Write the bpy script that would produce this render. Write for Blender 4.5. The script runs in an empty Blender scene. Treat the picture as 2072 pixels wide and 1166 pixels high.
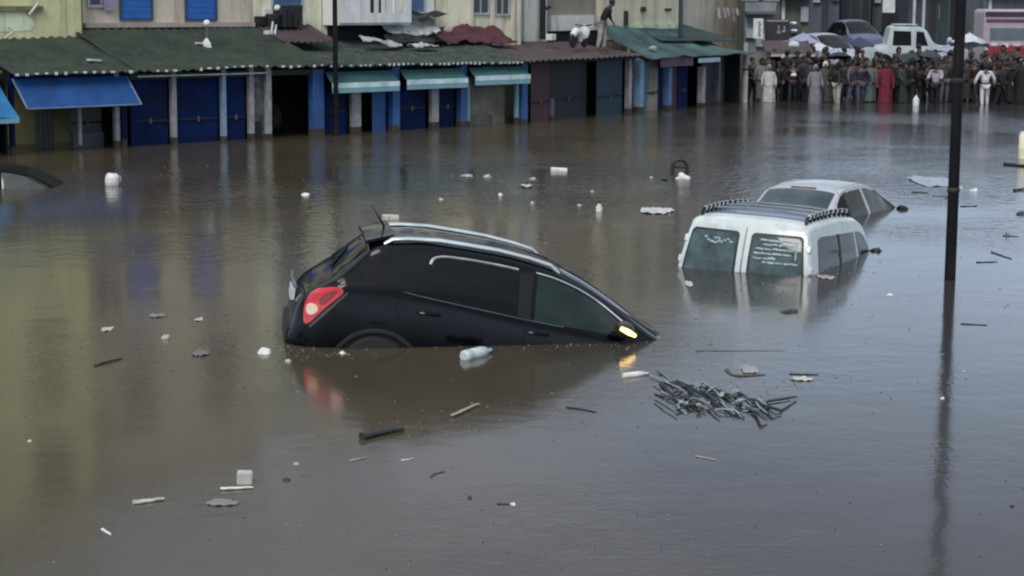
import bpy, bmesh, math, random
from mathutils import Vector, Matrix, noise
R = math.radians
scene = bpy.context.scene
COL = scene.collection

# ------------------------------------------------------------------ camera
FPX, HC, ROLL, PITCH = 3800.0, 3.3, 0.005, math.atan(583 / 3800.0)
FWD = Vector((0, math.cos(PITCH), -math.sin(PITCH)))
_r0, _u0 = Vector((1, 0, 0)), Vector((0, math.sin(PITCH), math.cos(PITCH)))
RIGHT = math.cos(ROLL) * _r0 + math.sin(ROLL) * _u0
UP = math.cos(ROLL) * _u0 - math.sin(ROLL) * _r0
CAM = Vector((0, 0, HC))
cd = bpy.data.cameras.new('camera'); cam = bpy.data.objects.new('camera', cd); COL.objects.link(cam)
M3 = Matrix((RIGHT, UP, -FWD)).transposed()
cam.matrix_world = Matrix.Translation(CAM) @ M3.to_4x4()
cd.sensor_width = 36; cd.lens = 36 * FPX / 2072; cd.clip_end = 2000; cd.clip_start = 0.1
scene.camera = cam

# ------------------------------------------------------------------ world, sun, exposure
SUN_EL, SUN_AZ = R(42), R(201)          # azimuth: clockwise from +Y, the direction the sun stands in
w = bpy.data.worlds.new('World'); scene.world = w; w.use_nodes = True
nt = w.node_tree; nt.nodes.clear()
def N(t, **k):
    n = nt.nodes.new(t)
    for a, b in k.items(): setattr(n, a, b)
    return n
out = N('ShaderNodeOutputWorld'); bg = N('ShaderNodeBackground'); bg.inputs['Strength'].default_value = 0.1
sky = N('ShaderNodeTexSky', sky_type='NISHITA', sun_disc=False, sun_elevation=SUN_EL, sun_rotation=SUN_AZ)
sky.dust_density = 4; sky.air_density = 1.2
tc = N('ShaderNodeTexCoord'); sep = N('ShaderNodeSeparateXYZ')
nt.links.new(tc.outputs['Generated'], sep.inputs[0])
rmp = N('ShaderNodeValToRGB')                      # overcast: brighter overhead than at the horizon
rmp.color_ramp.elements[0].position = 0.0; rmp.color_ramp.elements[0].color = (0.84, 1.03, 1.27, 1)
rmp.color_ramp.elements[1].position = 0.8; rmp.color_ramp.elements[1].color = (0.86, 0.93, 1.0, 1)
for p_, c_ in ((0.11, (0.77, 0.97, 1.24, 1)), (0.27, (0.33, 0.365, 0.46, 1)), (0.45, (0.46, 0.52, 0.60, 1))):   # a lighter strip low down, a darker bank of cloud above it
    e_ = rmp.color_ramp.elements.new(p_); e_.color = c_
nt.links.new(sep.outputs['Z'], rmp.inputs[0])
mp = N('ShaderNodeMapping'); mp.inputs['Scale'].default_value = (1, 1, 3)
nt.links.new(tc.outputs['Generated'], mp.inputs[0])
cl = N('ShaderNodeTexNoise'); cl.inputs['Scale'].default_value = 2.2; cl.inputs['Detail'].default_value = 5
nt.links.new(mp.outputs[0], cl.inputs['Vector'])
mr = N('ShaderNodeMapRange'); mr.inputs['To Min'].default_value = 7.0; mr.inputs['To Max'].default_value = 14.0
mr.inputs['From Min'].default_value = 0.3; mr.inputs['From Max'].default_value = 0.7
nt.links.new(cl.outputs['Fac'], mr.inputs['Value'])
vm = N('ShaderNodeVectorMath', operation='SCALE')
nt.links.new(rmp.outputs[0], vm.inputs[0]); nt.links.new(mr.outputs[0], vm.inputs['Scale'])
mx = N('ShaderNodeMix', data_type='RGBA'); mx.inputs['Factor'].default_value = 0.85
nt.links.new(sky.outputs[0], mx.inputs['A']); nt.links.new(vm.outputs[0], mx.inputs['B'])
nt.links.new(mx.outputs['Result'], bg.inputs[0]); nt.links.new(bg.outputs[0], out.inputs[0])
sl = bpy.data.lights.new('sun', 'SUN'); sl.energy = 1.5; sl.angle = R(25); sl.color = (1, 0.96, 0.9)
so = bpy.data.objects.new('sun', sl); COL.objects.link(so)
sd = Vector((math.sin(SUN_AZ) * math.cos(SUN_EL), math.cos(SUN_AZ) * math.cos(SUN_EL), math.sin(SUN_EL)))
so.rotation_euler = sd.to_track_quat('Z', 'Y').to_euler(); so.location = (0, 0, 40)
scene.view_settings.view_transform = 'Standard'; scene.view_settings.look = 'None'
scene.view_settings.exposure = 0.12; scene.view_settings.gamma = 1
scene.render.engine = 'CYCLES'
scene.cycles.filter_width = 2.2

# ------------------------------------------------------------------ pixel helpers (photo pixels -> points of the place)
def ray(x, y): return (FWD + (x - 1036) / FPX * RIGHT + (583 - y) / FPX * UP).normalized()
def at(x, y, z=0.0):
    d = ray(x, y); return CAM + d * ((z - HC) / d.z)
def atY(x, y, Y):
    d = ray(x, y); return CAM + d * (Y / d.y)

# ------------------------------------------------------------------ materials
MATS = {}
def mat(name, col, rough=0.6, col2=None, scale=3.0, metal=0.0, bump=0.0, bscale=30.0, spec=0.5, coat=0.0, stain=None, stain_scale=0.8, emit=None, detail=6, ior=None):
    if name in MATS: return MATS[name]
    m = bpy.data.materials.new(name); m.use_nodes = True; t = m.node_tree
    b = t.nodes['Principled BSDF']
    b.inputs['Base Color'].default_value = (*col, 1); b.inputs['Roughness'].default_value = rough
    b.inputs['Metallic'].default_value = metal; b.inputs['Specular IOR Level'].default_value = spec
    b.inputs['Coat Weight'].default_value = coat; b.inputs['Coat Roughness'].default_value = 0.04
    if ior: b.inputs['IOR'].default_value = ior
    tcn = t.nodes.new('ShaderNodeTexCoord')
    if col2 is None: col2 = tuple(c * 0.72 for c in col)
    n = t.nodes.new('ShaderNodeTexNoise'); n.inputs['Scale'].default_value = scale; n.inputs['Detail'].default_value = detail; n.inputs['Roughness'].default_value = 0.65
    t.links.new(tcn.outputs['Object'], n.inputs['Vector'])
    r = t.nodes.new('ShaderNodeValToRGB'); r.color_ramp.elements[0].position = 0.38; r.color_ramp.elements[1].position = 0.64
    r.color_ramp.elements[0].color = (*col2, 1); r.color_ramp.elements[1].color = (*col, 1)
    t.links.new(n.outputs['Fac'], r.inputs[0]); last = r.outputs[0]
    if stain is not None:                           # streaky dirt with a shape of its own
        mpn = t.nodes.new('ShaderNodeMapping'); mpn.inputs['Scale'].default_value = (2.2, 2.2, 0.35)
        t.links.new(tcn.outputs['Object'], mpn.inputs[0])
        n2 = t.nodes.new('ShaderNodeTexNoise'); n2.inputs['Scale'].default_value = stain_scale; n2.inputs['Detail'].default_value = 8; n2.inputs['Roughness'].default_value = 0.7
        t.links.new(mpn.outputs[0], n2.inputs['Vector'])
        r2 = t.nodes.new('ShaderNodeMapRange'); r2.inputs['From Min'].default_value = 0.5; r2.inputs['From Max'].default_value = 0.7; r2.inputs['To Max'].default_value = 0.8
        t.links.new(n2.outputs['Fac'], r2.inputs[0])
        mxn = t.nodes.new('ShaderNodeMix'); mxn.data_type = 'RGBA'
        t.links.new(r2.outputs[0], mxn.inputs['Factor']); t.links.new(last, mxn.inputs['A']); mxn.inputs['B'].default_value = (*stain, 1)
        last = mxn.outputs['Result']
    t.links.new(last, b.inputs['Base Color'])
    rr = t.nodes.new('ShaderNodeMapRange'); rr.inputs['To Min'].default_value = max(0.02, rough * 0.8); rr.inputs['To Max'].default_value = min(1, rough * 1.25)
    t.links.new(n.outputs['Fac'], rr.inputs[0]); t.links.new(rr.outputs[0], b.inputs['Roughness'])
    if bump:
        n3 = t.nodes.new('ShaderNodeTexNoise'); n3.inputs['Scale'].default_value = bscale; n3.inputs['Detail'].default_value = 4
        t.links.new(tcn.outputs['Object'], n3.inputs['Vector'])
        bn = t.nodes.new('ShaderNodeBump'); bn.inputs['Strength'].default_value = bump; bn.inputs['Distance'].default_value = 0.02
        t.links.new(n3.outputs['Fac'], bn.inputs['Height']); t.links.new(bn.outputs[0], b.inputs['Normal'])
    if emit:
        b.inputs['Emission Color'].default_value = (*emit[0], 1); b.inputs['Emission Strength'].default_value = emit[1]
    MATS[name] = m
    return m

def water_mat():
    m = bpy.data.materials.new('flood_water'); m.use_nodes = True; t = m.node_tree; b = t.nodes['Principled BSDF']
    b.inputs['IOR'].default_value = 1.33; b.inputs['Roughness'].default_value = 0.105
    tcn = t.nodes.new('ShaderNodeTexCoord')
    def nz(scale, detail=3, rough=0.5, sc=(1, 1, 1)):
        mpn = t.nodes.new('ShaderNodeMapping'); mpn.inputs['Scale'].default_value = sc
        t.links.new(tcn.outputs['Object'], mpn.inputs[0])
        n = t.nodes.new('ShaderNodeTexNoise'); n.inputs['Scale'].default_value = scale; n.inputs['Detail'].default_value = detail; n.inputs['Roughness'].default_value = rough
        t.links.new(mpn.outputs[0], n.inputs['Vector']); return n
    silt = nz(0.30, 9, 0.68, (1, 0.45, 1))
    r = t.nodes.new('ShaderNodeValToRGB'); r.color_ramp.elements[0].position = 0.3; r.color_ramp.elements[1].position = 0.7
    r.color_ramp.elements[0].color = (0.050, 0.041, 0.026, 1); r.color_ramp.elements[1].color = (0.104, 0.084, 0.054, 1)
    t.links.new(silt.outputs['Fac'], r.inputs[0])
    # clearer water on the street side (+X) and in a tongue of current before the shops, silt-laden elsewhere
    sx = t.nodes.new('ShaderNodeSeparateXYZ'); t.links.new(tcn.outputs['Object'], sx.inputs[0])
    def ma(op, a, b_):
        n = t.nodes.new('ShaderNodeMath'); n.operation = op
        for i, q in enumerate((a, b_)):
            if isinstance(q, (int, float)): n.inputs[i].default_value = q
            else: t.links.new(q, n.inputs[i])
        return n.outputs[0]
    big = nz(0.22, 7, 0.62)
    wob = ma('MULTIPLY', ma('SUBTRACT', big.outputs['Fac'], 0.5), 9.0)
    side = ma('ADD', ma('ADD', sx.outputs['X'], ma('MULTIPLY', sx.outputs['Y'], -0.10)), wob)         # street side of a slanting line
    m1 = t.nodes.new('ShaderNodeMapRange'); m1.interpolation_type = 'SMOOTHSTEP'; m1.inputs['From Min'].default_value = -2.6; m1.inputs['From Max'].default_value = 1.4
    t.links.new(side, m1.inputs[0])
    ex = ma('DIVIDE', ma('SUBTRACT', sx.outputs['X'], 0.6), 4.2); ey = ma('DIVIDE', ma('SUBTRACT', sx.outputs['Y'], 34.5), 4.2)
    rad = ma('ADD', ma('ADD', ma('MULTIPLY', ex, ex), ma('MULTIPLY', ey, ey)), ma('MULTIPLY', wob, 0.25))
    m2 = t.nodes.new('ShaderNodeMapRange'); m2.interpolation_type = 'SMOOTHSTEP'; m2.inputs['From Min'].default_value = 0.6; m2.inputs['From Max'].default_value = 1.3; m2.inputs['To Min'].default_value = 0.85; m2.inputs['To Max'].default_value = 0.0
    t.links.new(rad, m2.inputs[0])
    clear = ma('MAXIMUM', m1.outputs[0], m2.outputs[0])
    cm = t.nodes.new('ShaderNodeMix'); cm.data_type = 'RGBA'; t.links.new(clear, cm.inputs['Factor']); t.links.new(r.outputs[0], cm.inputs['A']); cm.inputs['B'].default_value = (0.044, 0.041, 0.041, 1)
    t.links.new(cm.outputs['Result'], b.inputs['Base Color'])
    def bmp(n, dist, prev=None, strn=1.0, mask=None):
        bn = t.nodes.new('ShaderNodeBump'); bn.inputs['Strength'].default_value = strn; bn.inputs['Distance'].default_value = dist
        if mask is not None: t.links.new(mask, bn.inputs['Strength'])
        t.links.new(n.outputs['Fac'], bn.inputs['Height'])
        if prev: t.links.new(prev.outputs[0], bn.inputs['Normal'])
        return bn
    patch = nz(0.16, 3, 0.5)
    pm = t.nodes.new('ShaderNodeMapRange'); pm.inputs['From Min'].default_value = 0.42; pm.inputs['From Max'].default_value = 0.62; pm.inputs['To Min'].default_value = 0.2; pm.inputs['To Max'].default_value = 1.3
    t.links.new(patch.outputs['Fac'], pm.inputs[0])
    # the breeze ruffles the open water beyond the cars more than the sheltered water between them
    sp = t.nodes.new('ShaderNodeSeparateXYZ'); t.links.new(tcn.outputs['Object'], sp.inputs[0])
    far = t.nodes.new('ShaderNodeMapRange'); far.inputs['From Min'].default_value = 22; far.inputs['From Max'].default_value = 46; far.inputs['To Min'].default_value = 0.09; far.inputs['To Max'].default_value = 1.0
    t.links.new(sp.outputs['Y'], far.inputs[0])
    mm = t.nodes.new('ShaderNodeMath'); mm.operation = 'MULTIPLY'; t.links.new(pm.outputs[0], mm.inputs[0]); t.links.new(ma('ADD', far.outputs[0], ma('MULTIPLY', m2.outputs[0], 0.45)), mm.inputs[1])
    b1 = bmp(nz(1.1, 2), 0.005)
    b2 = bmp(nz(4.5, 3), 0.036, b1, mask=mm.outputs[0])
    b3 = bmp(nz(17, 3), 0.0022, b2, mask=pm.outputs[0])
    t.links.new(b3.outputs[0], b.inputs['Normal'])
    return m

# ------------------------------------------------------------------ mesh builder
class MB:
    def __init__(s): s.v = []; s.f = []; s.m = []
    def add(s, vs, fs, mi=0):
        o = len(s.v); s.v += [tuple(v) for v in vs]
        for f in fs: s.f.append(tuple(i + o for i in f)); s.m.append(mi)
        return s
    def box(s, x0, x1, y0, y1, z0, z1, mi=0, M=None):
        vs = [Vector((x, y, z)) for z in (z0, z1) for y in (y0, y1) for x in (x0, x1)]
        if M: vs = [M @ v for v in vs]
        return s.add(vs, [(0, 2, 3, 1), (4, 5, 7, 6), (0, 1, 5, 4), (2, 6, 7, 3), (0, 4, 6, 2), (1, 3, 7, 5)], mi)
    def tube(s, path, rad, n=8, mi=0, cap=True, flat=1.0):
        path = [Vector(p) for p in path]
        if not isinstance(rad, (list, tuple)): rad = [rad] * len(path)
        rings = []
        ref = None
        for i, p in enumerate(path):
            a = path[max(i - 1, 0)]; b = path[min(i + 1, len(path) - 1)]
            d = (b - a).normalized()
            if ref is None: ref = Vector((0, 0, 1)) if abs(d.z) < 0.9 else Vector((0, 1, 0))
            x = d.cross(ref).normalized(); y = x.cross(d).normalized(); ref = y
            rings.append([p + rad[i] * (math.cos(2 * math.pi * k / n) * x + flat * math.sin(2 * math.pi * k / n) * y) for k in range(n)])
        vs = [v for r in rings for v in r]; fs = []
        for i in range(len(path) - 1):
            for k in range(n):
                fs.append((i * n + k, i * n + (k + 1) % n, (i + 1) * n + (k + 1) % n, (i + 1) * n + k))
        if cap:
            fs.append(tuple(range(n))[::-1]); fs.append(tuple((len(path) - 1) * n + k for k in range(n)))
        return s.add(vs, fs, mi)
    def grid(s, fn, nu, nv, mi=0, flip=False):
        vs = [fn(i / nu, j / nv) for j in range(nv + 1) for i in range(nu + 1)]
        fs = []
        for j in range(nv):
            for i in range(nu):
                q = (j * (nu + 1) + i, j * (nu + 1) + i + 1, (j + 1) * (nu + 1) + i + 1, (j + 1) * (nu + 1) + i)
                fs.append(q[::-1] if flip else q)
        return s.add(vs, fs, mi)
    def slab(s, fn, th, nu, nv, mi=0):
        """a sheet fn(u,v) given thickness th downwards, with its rim closed"""
        top = [Vector(fn(i / nu, j / nv)) for j in range(nv + 1) for i in range(nu + 1)]
        bot = [v - Vector((0, 0, th)) for v in top]
        o = len(top); fs = []
        ix = lambda i, j: j * (nu + 1) + i
        for j in range(nv):
            for i in range(nu):
                q = (ix(i, j), ix(i + 1, j), ix(i + 1, j + 1), ix(i, j + 1))
                fs.append(q); fs.append(tuple(k + o for k in q[::-1]))
        for i in range(nu):
            fs.append((ix(i + 1, 0), ix(i, 0), ix(i, 0) + o, ix(i + 1, 0) + o)); fs.append((ix(i, nv), ix(i + 1, nv), ix(i + 1, nv) + o, ix(i, nv) + o))
        for j in range(nv):
            fs.append((ix(0, j), ix(0, j + 1), ix(0, j + 1) + o, ix(0, j) + o)); fs.append((ix(nu, j + 1), ix(nu, j), ix(nu, j) + o, ix(nu, j + 1) + o))
        return s.add(top + bot, fs, mi)
    def blob(s, c, r, seed=0, amp=0.25, n=10, m=7, mi=0, fr=1.6):
        c = Vector(c); vs = []; fs = []
        for j in range(m + 1):
            th = math.pi * j / m
            for i in range(n):
                ph = 2 * math.pi * i / n
                d = Vector((math.sin(th) * math.cos(ph), math.sin(th) * math.sin(ph), math.cos(th)))
                k = 1 + amp * noise.noise(d * fr + Vector((seed * 3.7, seed * 1.3, 0)))
                vs.append(c + Vector((d.x * r[0], d.y * r[1], d.z * r[2])) * k)
        for j in range(m):
            for i in range(n):
                fs.append((j * n + i, (j + 1) * n + i, (j + 1) * n + (i + 1) % n, j * n + (i + 1) % n))
        return s.add(vs, fs, mi)
    def lathe(s, prof, n=14, M=None, mi=0):
        vs = []; fs = []
        for (r, z) in prof:
            for k in range(n):
                v = Vector((r * math.cos(2 * math.pi * k / n), r * math.sin(2 * math.pi * k / n), z))
                vs.append(M @ v if M else v)
        for i in range(len(prof) - 1):
            for k in range(n): fs.append((i * n + k, i * n + (k + 1) % n, (i + 1) * n + (k + 1) % n, (i + 1) * n + k))
        fs.append(tuple(range(n))[::-1]); fs.append(tuple((len(prof) - 1) * n + k for k in range(n)))
        return s.add(vs, fs, mi)
    def build(s, name, mats, parent=None, smooth=False, bevel=0, xf=None, sharp=40):
        me = bpy.data.meshes.new(name)
        vs = [xf(Vector(v)) for v in s.v] if xf else s.v
        me.from_pydata([tuple(v) for v in vs], [], s.f)
        if not isinstance(mats, (list, tuple)): mats = [mats]
        for m in mats: me.materials.append(m)
        me.polygons.foreach_set('material_index', s.m)
        bm = bmesh.new(); bm.from_mesh(me)
        bmesh.ops.remove_doubles(bm, verts=bm.verts, dist=1e-5)
        bmesh.ops.recalc_face_normals(bm, faces=bm.faces); bm.to_mesh(me); bm.free()
        if smooth:
            me.polygons.foreach_set('use_smooth', [True] * len(me.polygons))
            try: me.set_sharp_from_angle(angle=R(sharp))
            except Exception: pass
        me.update()
        o = bpy.data.objects.new(name, me); COL.objects.link(o)
        if parent is not None: o.parent = parent
        if bevel:
            bv = o.modifiers.new('bevel', 'BEVEL'); bv.width = bevel; bv.segments = 2; bv.limit_method = 'ANGLE'
        return o
def tag(o, label=None, cat=None, group=None, kind=None):
    if label: o['label'] = label
    if cat: o['category'] = cat
    if group: o['group'] = group
    if kind: o['kind'] = kind
    return o
def thing(name, label, cat, loc=(0, 0, 0), rot=(0, 0, 0), group=None):
    o = bpy.data.objects.new(name, None); COL.objects.link(o); o.location = loc; o.rotation_euler = rot
    o.empty_display_size = 0.3
    return tag(o, label, cat, group)

# ------------------------------------------------------------------ setting: water and ground
def gz(Y):                                          # the drowned street climbs out of the water beyond the crowd
    if Y < 45: return -1.25
    if Y < 62: return -1.25 + (Y - 45) / 17 * 1.08
    return -0.17 + (Y - 62) * 0.05 if Y < 110 else 2.23
g = MB()
ys = [-60, 0, 20, 40, 45, 50, 55, 60, 62, 64, 66, 70, 75, 80, 90, 100, 110, 140, 300]
xs = [-150, -60, -30, -10, 0, 10, 20, 30, 60, 150]
g.add([(x, y, gz(y)) for y in ys for x in xs], [(j * 10 + i, j * 10 + i + 1, (j + 1) * 10 + i + 1, (j + 1) * 10 + i) for j in range(len(ys) - 1) for i in range(9)])
tag(g.build('ground', mat('wet_asphalt', (0.06, 0.06, 0.062), 0.35, bump=0.3, bscale=20), smooth=True), kind='structure')
wm = MB()
wm.add([(-200, -120, 0), (200, -120, 0), (200, 67.5, 0), (-200, 67.5, 0)], [(0, 1, 2, 3)])
tag(wm.build('water', water_mat()), kind='structure')

# ------------------------------------------------------------------ shop fronts: frames along the facade
class Frame:
    def __init__(s, p, q):
        s.o = p.copy(); s.o.z = 0; d = q - p; d.z = 0; s.d = d.normalized(); s.n = Vector((-s.d.y, s.d.x, 0)); s.rz = math.atan2(s.d.y, s.d.x)
    def hit(s, x, y, v=0.0):                        # (u, z) where the view ray meets the vertical plane v metres behind the facade
        d = ray(x, y); p0 = s.o + s.n * v; t = (p0 - CAM).dot(s.n) / d.dot(s.n); q = CAM + d * t
        return (q - s.o).dot(s.d), q.z
    def u(s, x, v=0.0, y=200): return s.hit(x, y, v)[0]
    def z(s, x, y, v=0.0): return s.hit(x, y, v)[1]
    def thing(s, name, label, cat, u, v=0.0, group=None):
        p = s.o + s.d * u + s.n * v
        return thing(name, label, cat, p, (0, 0, s.rz), group)
FA = Frame(at(0, 312), at(1066, 249))
FB = Frame(at(1066, 249), at(1500, 207))
# materials of the row
navy = mat('navy_painted_metal', (0.003, 0.016, 0.085), 0.75, (0.002, 0.008, 0.042), 1.5, stain=(0.006, 0.01, 0.02), spec=0.15)
blue_paint = mat('blue_paint', (0.03, 0.115, 0.34), 0.6, (0.02, 0.07, 0.22), 3, stain=(0.05, 0.07, 0.1))
post_white = mat('pale_post_paint', (0.36, 0.36, 0.37), 0.7, (0.22, 0.22, 0.24), 4, stain=(0.12, 0.11, 0.1))
lightblue = mat('light_blue_paint', (0.22, 0.36, 0.5), 0.6, (0.14, 0.24, 0.36), 4)
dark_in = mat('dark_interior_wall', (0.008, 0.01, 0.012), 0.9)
dark_wood = mat('dark_wood', (0.035, 0.03, 0.028), 0.8)
moss = mat('mossy_roof_sheet', (0.032, 0.052, 0.032), 0.9, (0.014, 0.026, 0.022), 1.3, bump=0.5, bscale=14, stain=(0.065, 0.062, 0.045), stain_scale=1.6)
moss2 = mat('grey_mossy_roof_sheet', (0.042, 0.064, 0.056), 0.85, (0.02, 0.034, 0.034), 1.7, bump=0.4, bscale=14, stain=(0.14, 0.14, 0.12), stain_scale=2)
cap_m = mat('pale_sheet_ends', (0.7, 0.72, 0.72), 0.7, (0.4, 0.42, 0.42), 5)
awn_blue = mat('blue_awning_cloth', (0.006, 0.078, 0.27), 0.75, (0.005, 0.045, 0.17), 1.5, bump=0.2, bscale=3)
awn_cyan = mat('bright_blue_awning_cloth', (0.02, 0.19, 0.42), 0.6, (0.015, 0.13, 0.34), 1.5)
teal = mat('teal_awning_cloth', (0.04, 0.125, 0.125), 0.8, (0.024, 0.08, 0.085), 2)
val_white = mat('pale_valance_cloth', (0.66, 0.82, 0.85), 0.7, (0.36, 0.52, 0.57), 3)
val_teal = mat('pale_teal_valance_cloth', (0.2, 0.38, 0.42), 0.7, (0.16, 0.32, 0.36), 3)
maroon = mat('maroon_paint', (0.075, 0.028, 0.04), 0.7, (0.04, 0.02, 0.028), 2)
purple_roof = mat('purple_grey_sheet', (0.105, 0.07, 0.077), 0.7, (0.05, 0.036, 0.042), 2.2, stain=(0.05, 0.04, 0.04))
greenroof = mat('dark_green_sheet', (0.025, 0.055, 0.053), 0.8, (0.012, 0.028, 0.028), 1.5)
tealroof = mat('teal_canopy_cloth', (0.07, 0.145, 0.14), 0.8, (0.018, 0.045, 0.045), 0.7, bump=0.4, bscale=4)
beige_in = mat('beige_plaster', (0.27, 0.26, 0.20), 0.85, (0.15, 0.15, 0.12), 1.6, stain=(0.10, 0.09, 0.07))
olive_in = mat('olive_shutter_paint', (0.085, 0.095, 0.08), 0.7, (0.05, 0.06, 0.055), 2)
tarp_w = mat('white_tarpaulin', (0.55, 0.57, 0.55), 0.7, (0.24, 0.25, 0.24), 5, bump=0.4, bscale=6)
tarp_r = mat('dark_red_tarpaulin', (0.10, 0.024, 0.03), 0.7, (0.045, 0.013, 0.017), 2.2, bump=0.4, bscale=6)
tarp_k = mat('black_plastic_sheet', (0.02, 0.02, 0.022), 0.5)
white_obj = mat('dull_white_plastic', (0.75, 0.77, 0.76), 0.5, (0.6, 0.62, 0.6), 6)
black_obj = mat('matt_black', (0.012, 0.012, 0.014), 0.7)
bottle_m = mat('milky_plastic', (0.58, 0.66, 0.66), 0.3, (0.45, 0.53, 0.54), 8)

def roof(parent, u0, u1, ze, zb, v0, v1, pitch, m, name='roof', sag=0.03, seed=0, cap=True, tilt=0.0):
    """corrugated sheets from the eave (v0, ze) up to the wall (v1, zb)"""
    nu = max(8, int((u1 - u0) / pitch * 6)); nv = 10
    def fn(a, b):
        u = u0 + (u1 - u0) * a; v = v0 + (v1 - v0) * b
        z = ze + (zb - ze) * b + 0.022 * math.sin(2 * math.pi * (u - u0) / pitch) + tilt * a
        z += sag * noise.noise(Vector((u * 0.5 + seed, v * 0.9, 0))) - 0.5 * sag * math.sin(math.pi * b)
        z += 0.012 * noise.noise(Vector((int(u / 1.1) * 3.1 + seed, int(b * 3) * 5.2, 2)))
        return (u, v, z)
    c = MB().slab(fn, 0.018, nu, nv)
    if cap:
        k = int((u1 - u0) / pitch); rnd = random.Random(seed + 5)
        for i in range(k):
            if rnd.random() < 0.2: continue
            a = (i + 0.25) * pitch / (u1 - u0)
            p = fn(a, 0); s = 0.19 * pitch * rnd.uniform(0.6, 1.15)
            c.box(p[0] - s, p[0] + s, v0 - 0.02, v0 + 0.03, p[2] - 0.018 - 0.045 * rnd.uniform(0.5, 1.2), p[2] - 0.004, mi=1)
    return c.build(name, [m, cap_m], parent, smooth=True, sharp=60)
def shutter(parent, x0, x1, y, z0, z1, m, name='shutter', pitch=0.11):
    """roller shutter of horizontal or vertical ribs"""
    n = max(3, int((x1 - x0) / pitch))
    fn = lambda a, b: (x0 + (x1 - x0) * a, y - 0.012 * abs(math.sin(math.pi * a * n)), z0 + (z1 - z0) * b)
    o = MB().grid(fn, n * 4, 1).build(name, m, parent)
    if x1 - x0 > 0.5 and z1 > 0.8:                  # bottom bar and hasp of a closed shutter
        b = MB().box(x0 + 0.02, x1 - 0.02, y - 0.035, y - 0.014, 0.52, 0.57); b.build('shutter_bar', mat('rusty_bar', (0.012, 0.015, 0.03), 0.8, (0.006, 0.008, 0.014), 8), o)
        MB().box((x0 + x1) / 2 - 0.035, (x0 + x1) / 2 + 0.035, y - 0.06, y - 0.036, 0.48, 0.60).build('padlock', mat('dull_brass', (0.10, 0.08, 0.05), 0.5), o, bevel=0.01)
    return o
def post(parent, x, y, wd, z1, m, name='post', z0=-1.25, dp=None):
    o = MB().box(x - wd / 2, x + wd / 2, y - (dp or wd) / 2, y + (dp or wd) / 2, z0, z1).build(name, m, parent, bevel=0.01)
    h = 0.10 + 0.07 * abs(math.sin(x * 7.3)); d = (dp or wd) / 2 + 0.004                                 # tide mark left by the flood
    MB().box(x - wd / 2 - 0.004, x + wd / 2 + 0.004, y - d, y + d, -0.3, h).build('mud_line', mat('tide_mud', (0.07, 0.058, 0.042), 0.8, (0.03, 0.026, 0.022), 9), o, bevel=0.008)
    return o
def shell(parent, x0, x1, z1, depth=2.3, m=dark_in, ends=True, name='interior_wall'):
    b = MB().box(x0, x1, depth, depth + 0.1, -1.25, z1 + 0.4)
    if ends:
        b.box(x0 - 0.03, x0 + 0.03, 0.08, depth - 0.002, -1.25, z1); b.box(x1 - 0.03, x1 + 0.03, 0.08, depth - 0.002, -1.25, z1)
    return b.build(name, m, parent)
def awning(parent, x0, x1, z0, z1, out, m, name='awning', skew=0.0, thick=0.015, y0=-0.06):
    fn = lambda a, b: (x0 + (x1 - x0) * a + skew * b, y0 - out * b, z0 + (z1 - z0) * b - 0.05 * math.sin(math.pi * b) * (0.5 + 0.5 * math.sin(a * 9)) - 0.012 * b * math.sin(a * 40))
    return MB().slab(fn, thick, 40, 8).build(name, m, parent, smooth=True, sharp=50)

# --- shop with the bright blue awning at the left edge (runs out of the picture)
ZE = 1.70
u = FA.u
t = FA.thing('market_shop', 'shuttered market shop with a bright cyan blue awning, cut off by the left edge', 'market shop', -4.0, group='market shops along the flooded street')
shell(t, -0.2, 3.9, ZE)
shutter(t, 2.2, 3.6, 0.05, -1.25, ZE, olive_in); shutter(t, 0.0, 2.1, 0.05, -1.25, ZE, navy)
post(t, 3.78, 0.0, 0.14, ZE, navy)
roof(t, -1.5, 3.94, ZE + 0.05, 2.42, -0.35, 2.5, 0.235, moss, seed=3)
aw = awning(t, -0.5, 3.98, 1.52, 0.82, 0.75, awn_cyan, skew=0.05)
MB().box(-0.45, 4.02, -0.82, -0.808, 0.70, 0.80).build('valance', val_teal, aw)

# --- shop under the long blue awning
ua, ub = u(14), u(258)
L = ub - ua
t = FA.thing('market_shop', 'dark open market shop under a long royal blue awning', 'market shop', ua, group='market shops along the flooded street')
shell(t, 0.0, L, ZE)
xx = lambda px: u(px) - ua
shutter(t, xx(112), xx(150), 0.9, -1.25, ZE, olive_in); shutter(t, xx(166), xx(229), 0.5, -1.25, ZE - 0.1, olive_in)
MB().box(xx(166), xx(229), 0.42, 0.5, -0.1, 0.32).build('counter', mat('grey_counter', (0.09, 0.1, 0.11), 0.7), t)
post(t, xx(157), -0.05, 0.075, 1.0, post_white); post(t, xx(234), 0.0, 0.12, ZE, post_white); post(t, xx(247), 0.0, 0.12, ZE, navy); post(t, xx(22), 0, 0.1, ZE, navy)
MB().box(0.05, L - 0.05, -0.05, 0.05, 1.56, 1.69).build('beam', navy, t)
roof(t, 0.0, xx(268), ZE + 0.0, 2.50, -0.35, 2.5, 0.235, moss, seed=11)
aw = awning(t, xx(24), xx(254), 1.58, 0.98, 0.55, awn_blue, skew=0.02)
b = MB()
for sx in (xx(24), xx(254)): b.tube([(sx, -0.05, 1.58), (sx + 0.02, -0.6, 0.97)], 0.022, 6)
b.tube([(xx(24) + 0.02, -0.6, 0.97), (xx(254) + 0.02, -0.6, 0.97)], 0.02, 6)
b.build('awning_frame', mat('pale_blue_tube', (0.16, 0.24, 0.4), 0.5), aw)

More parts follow.
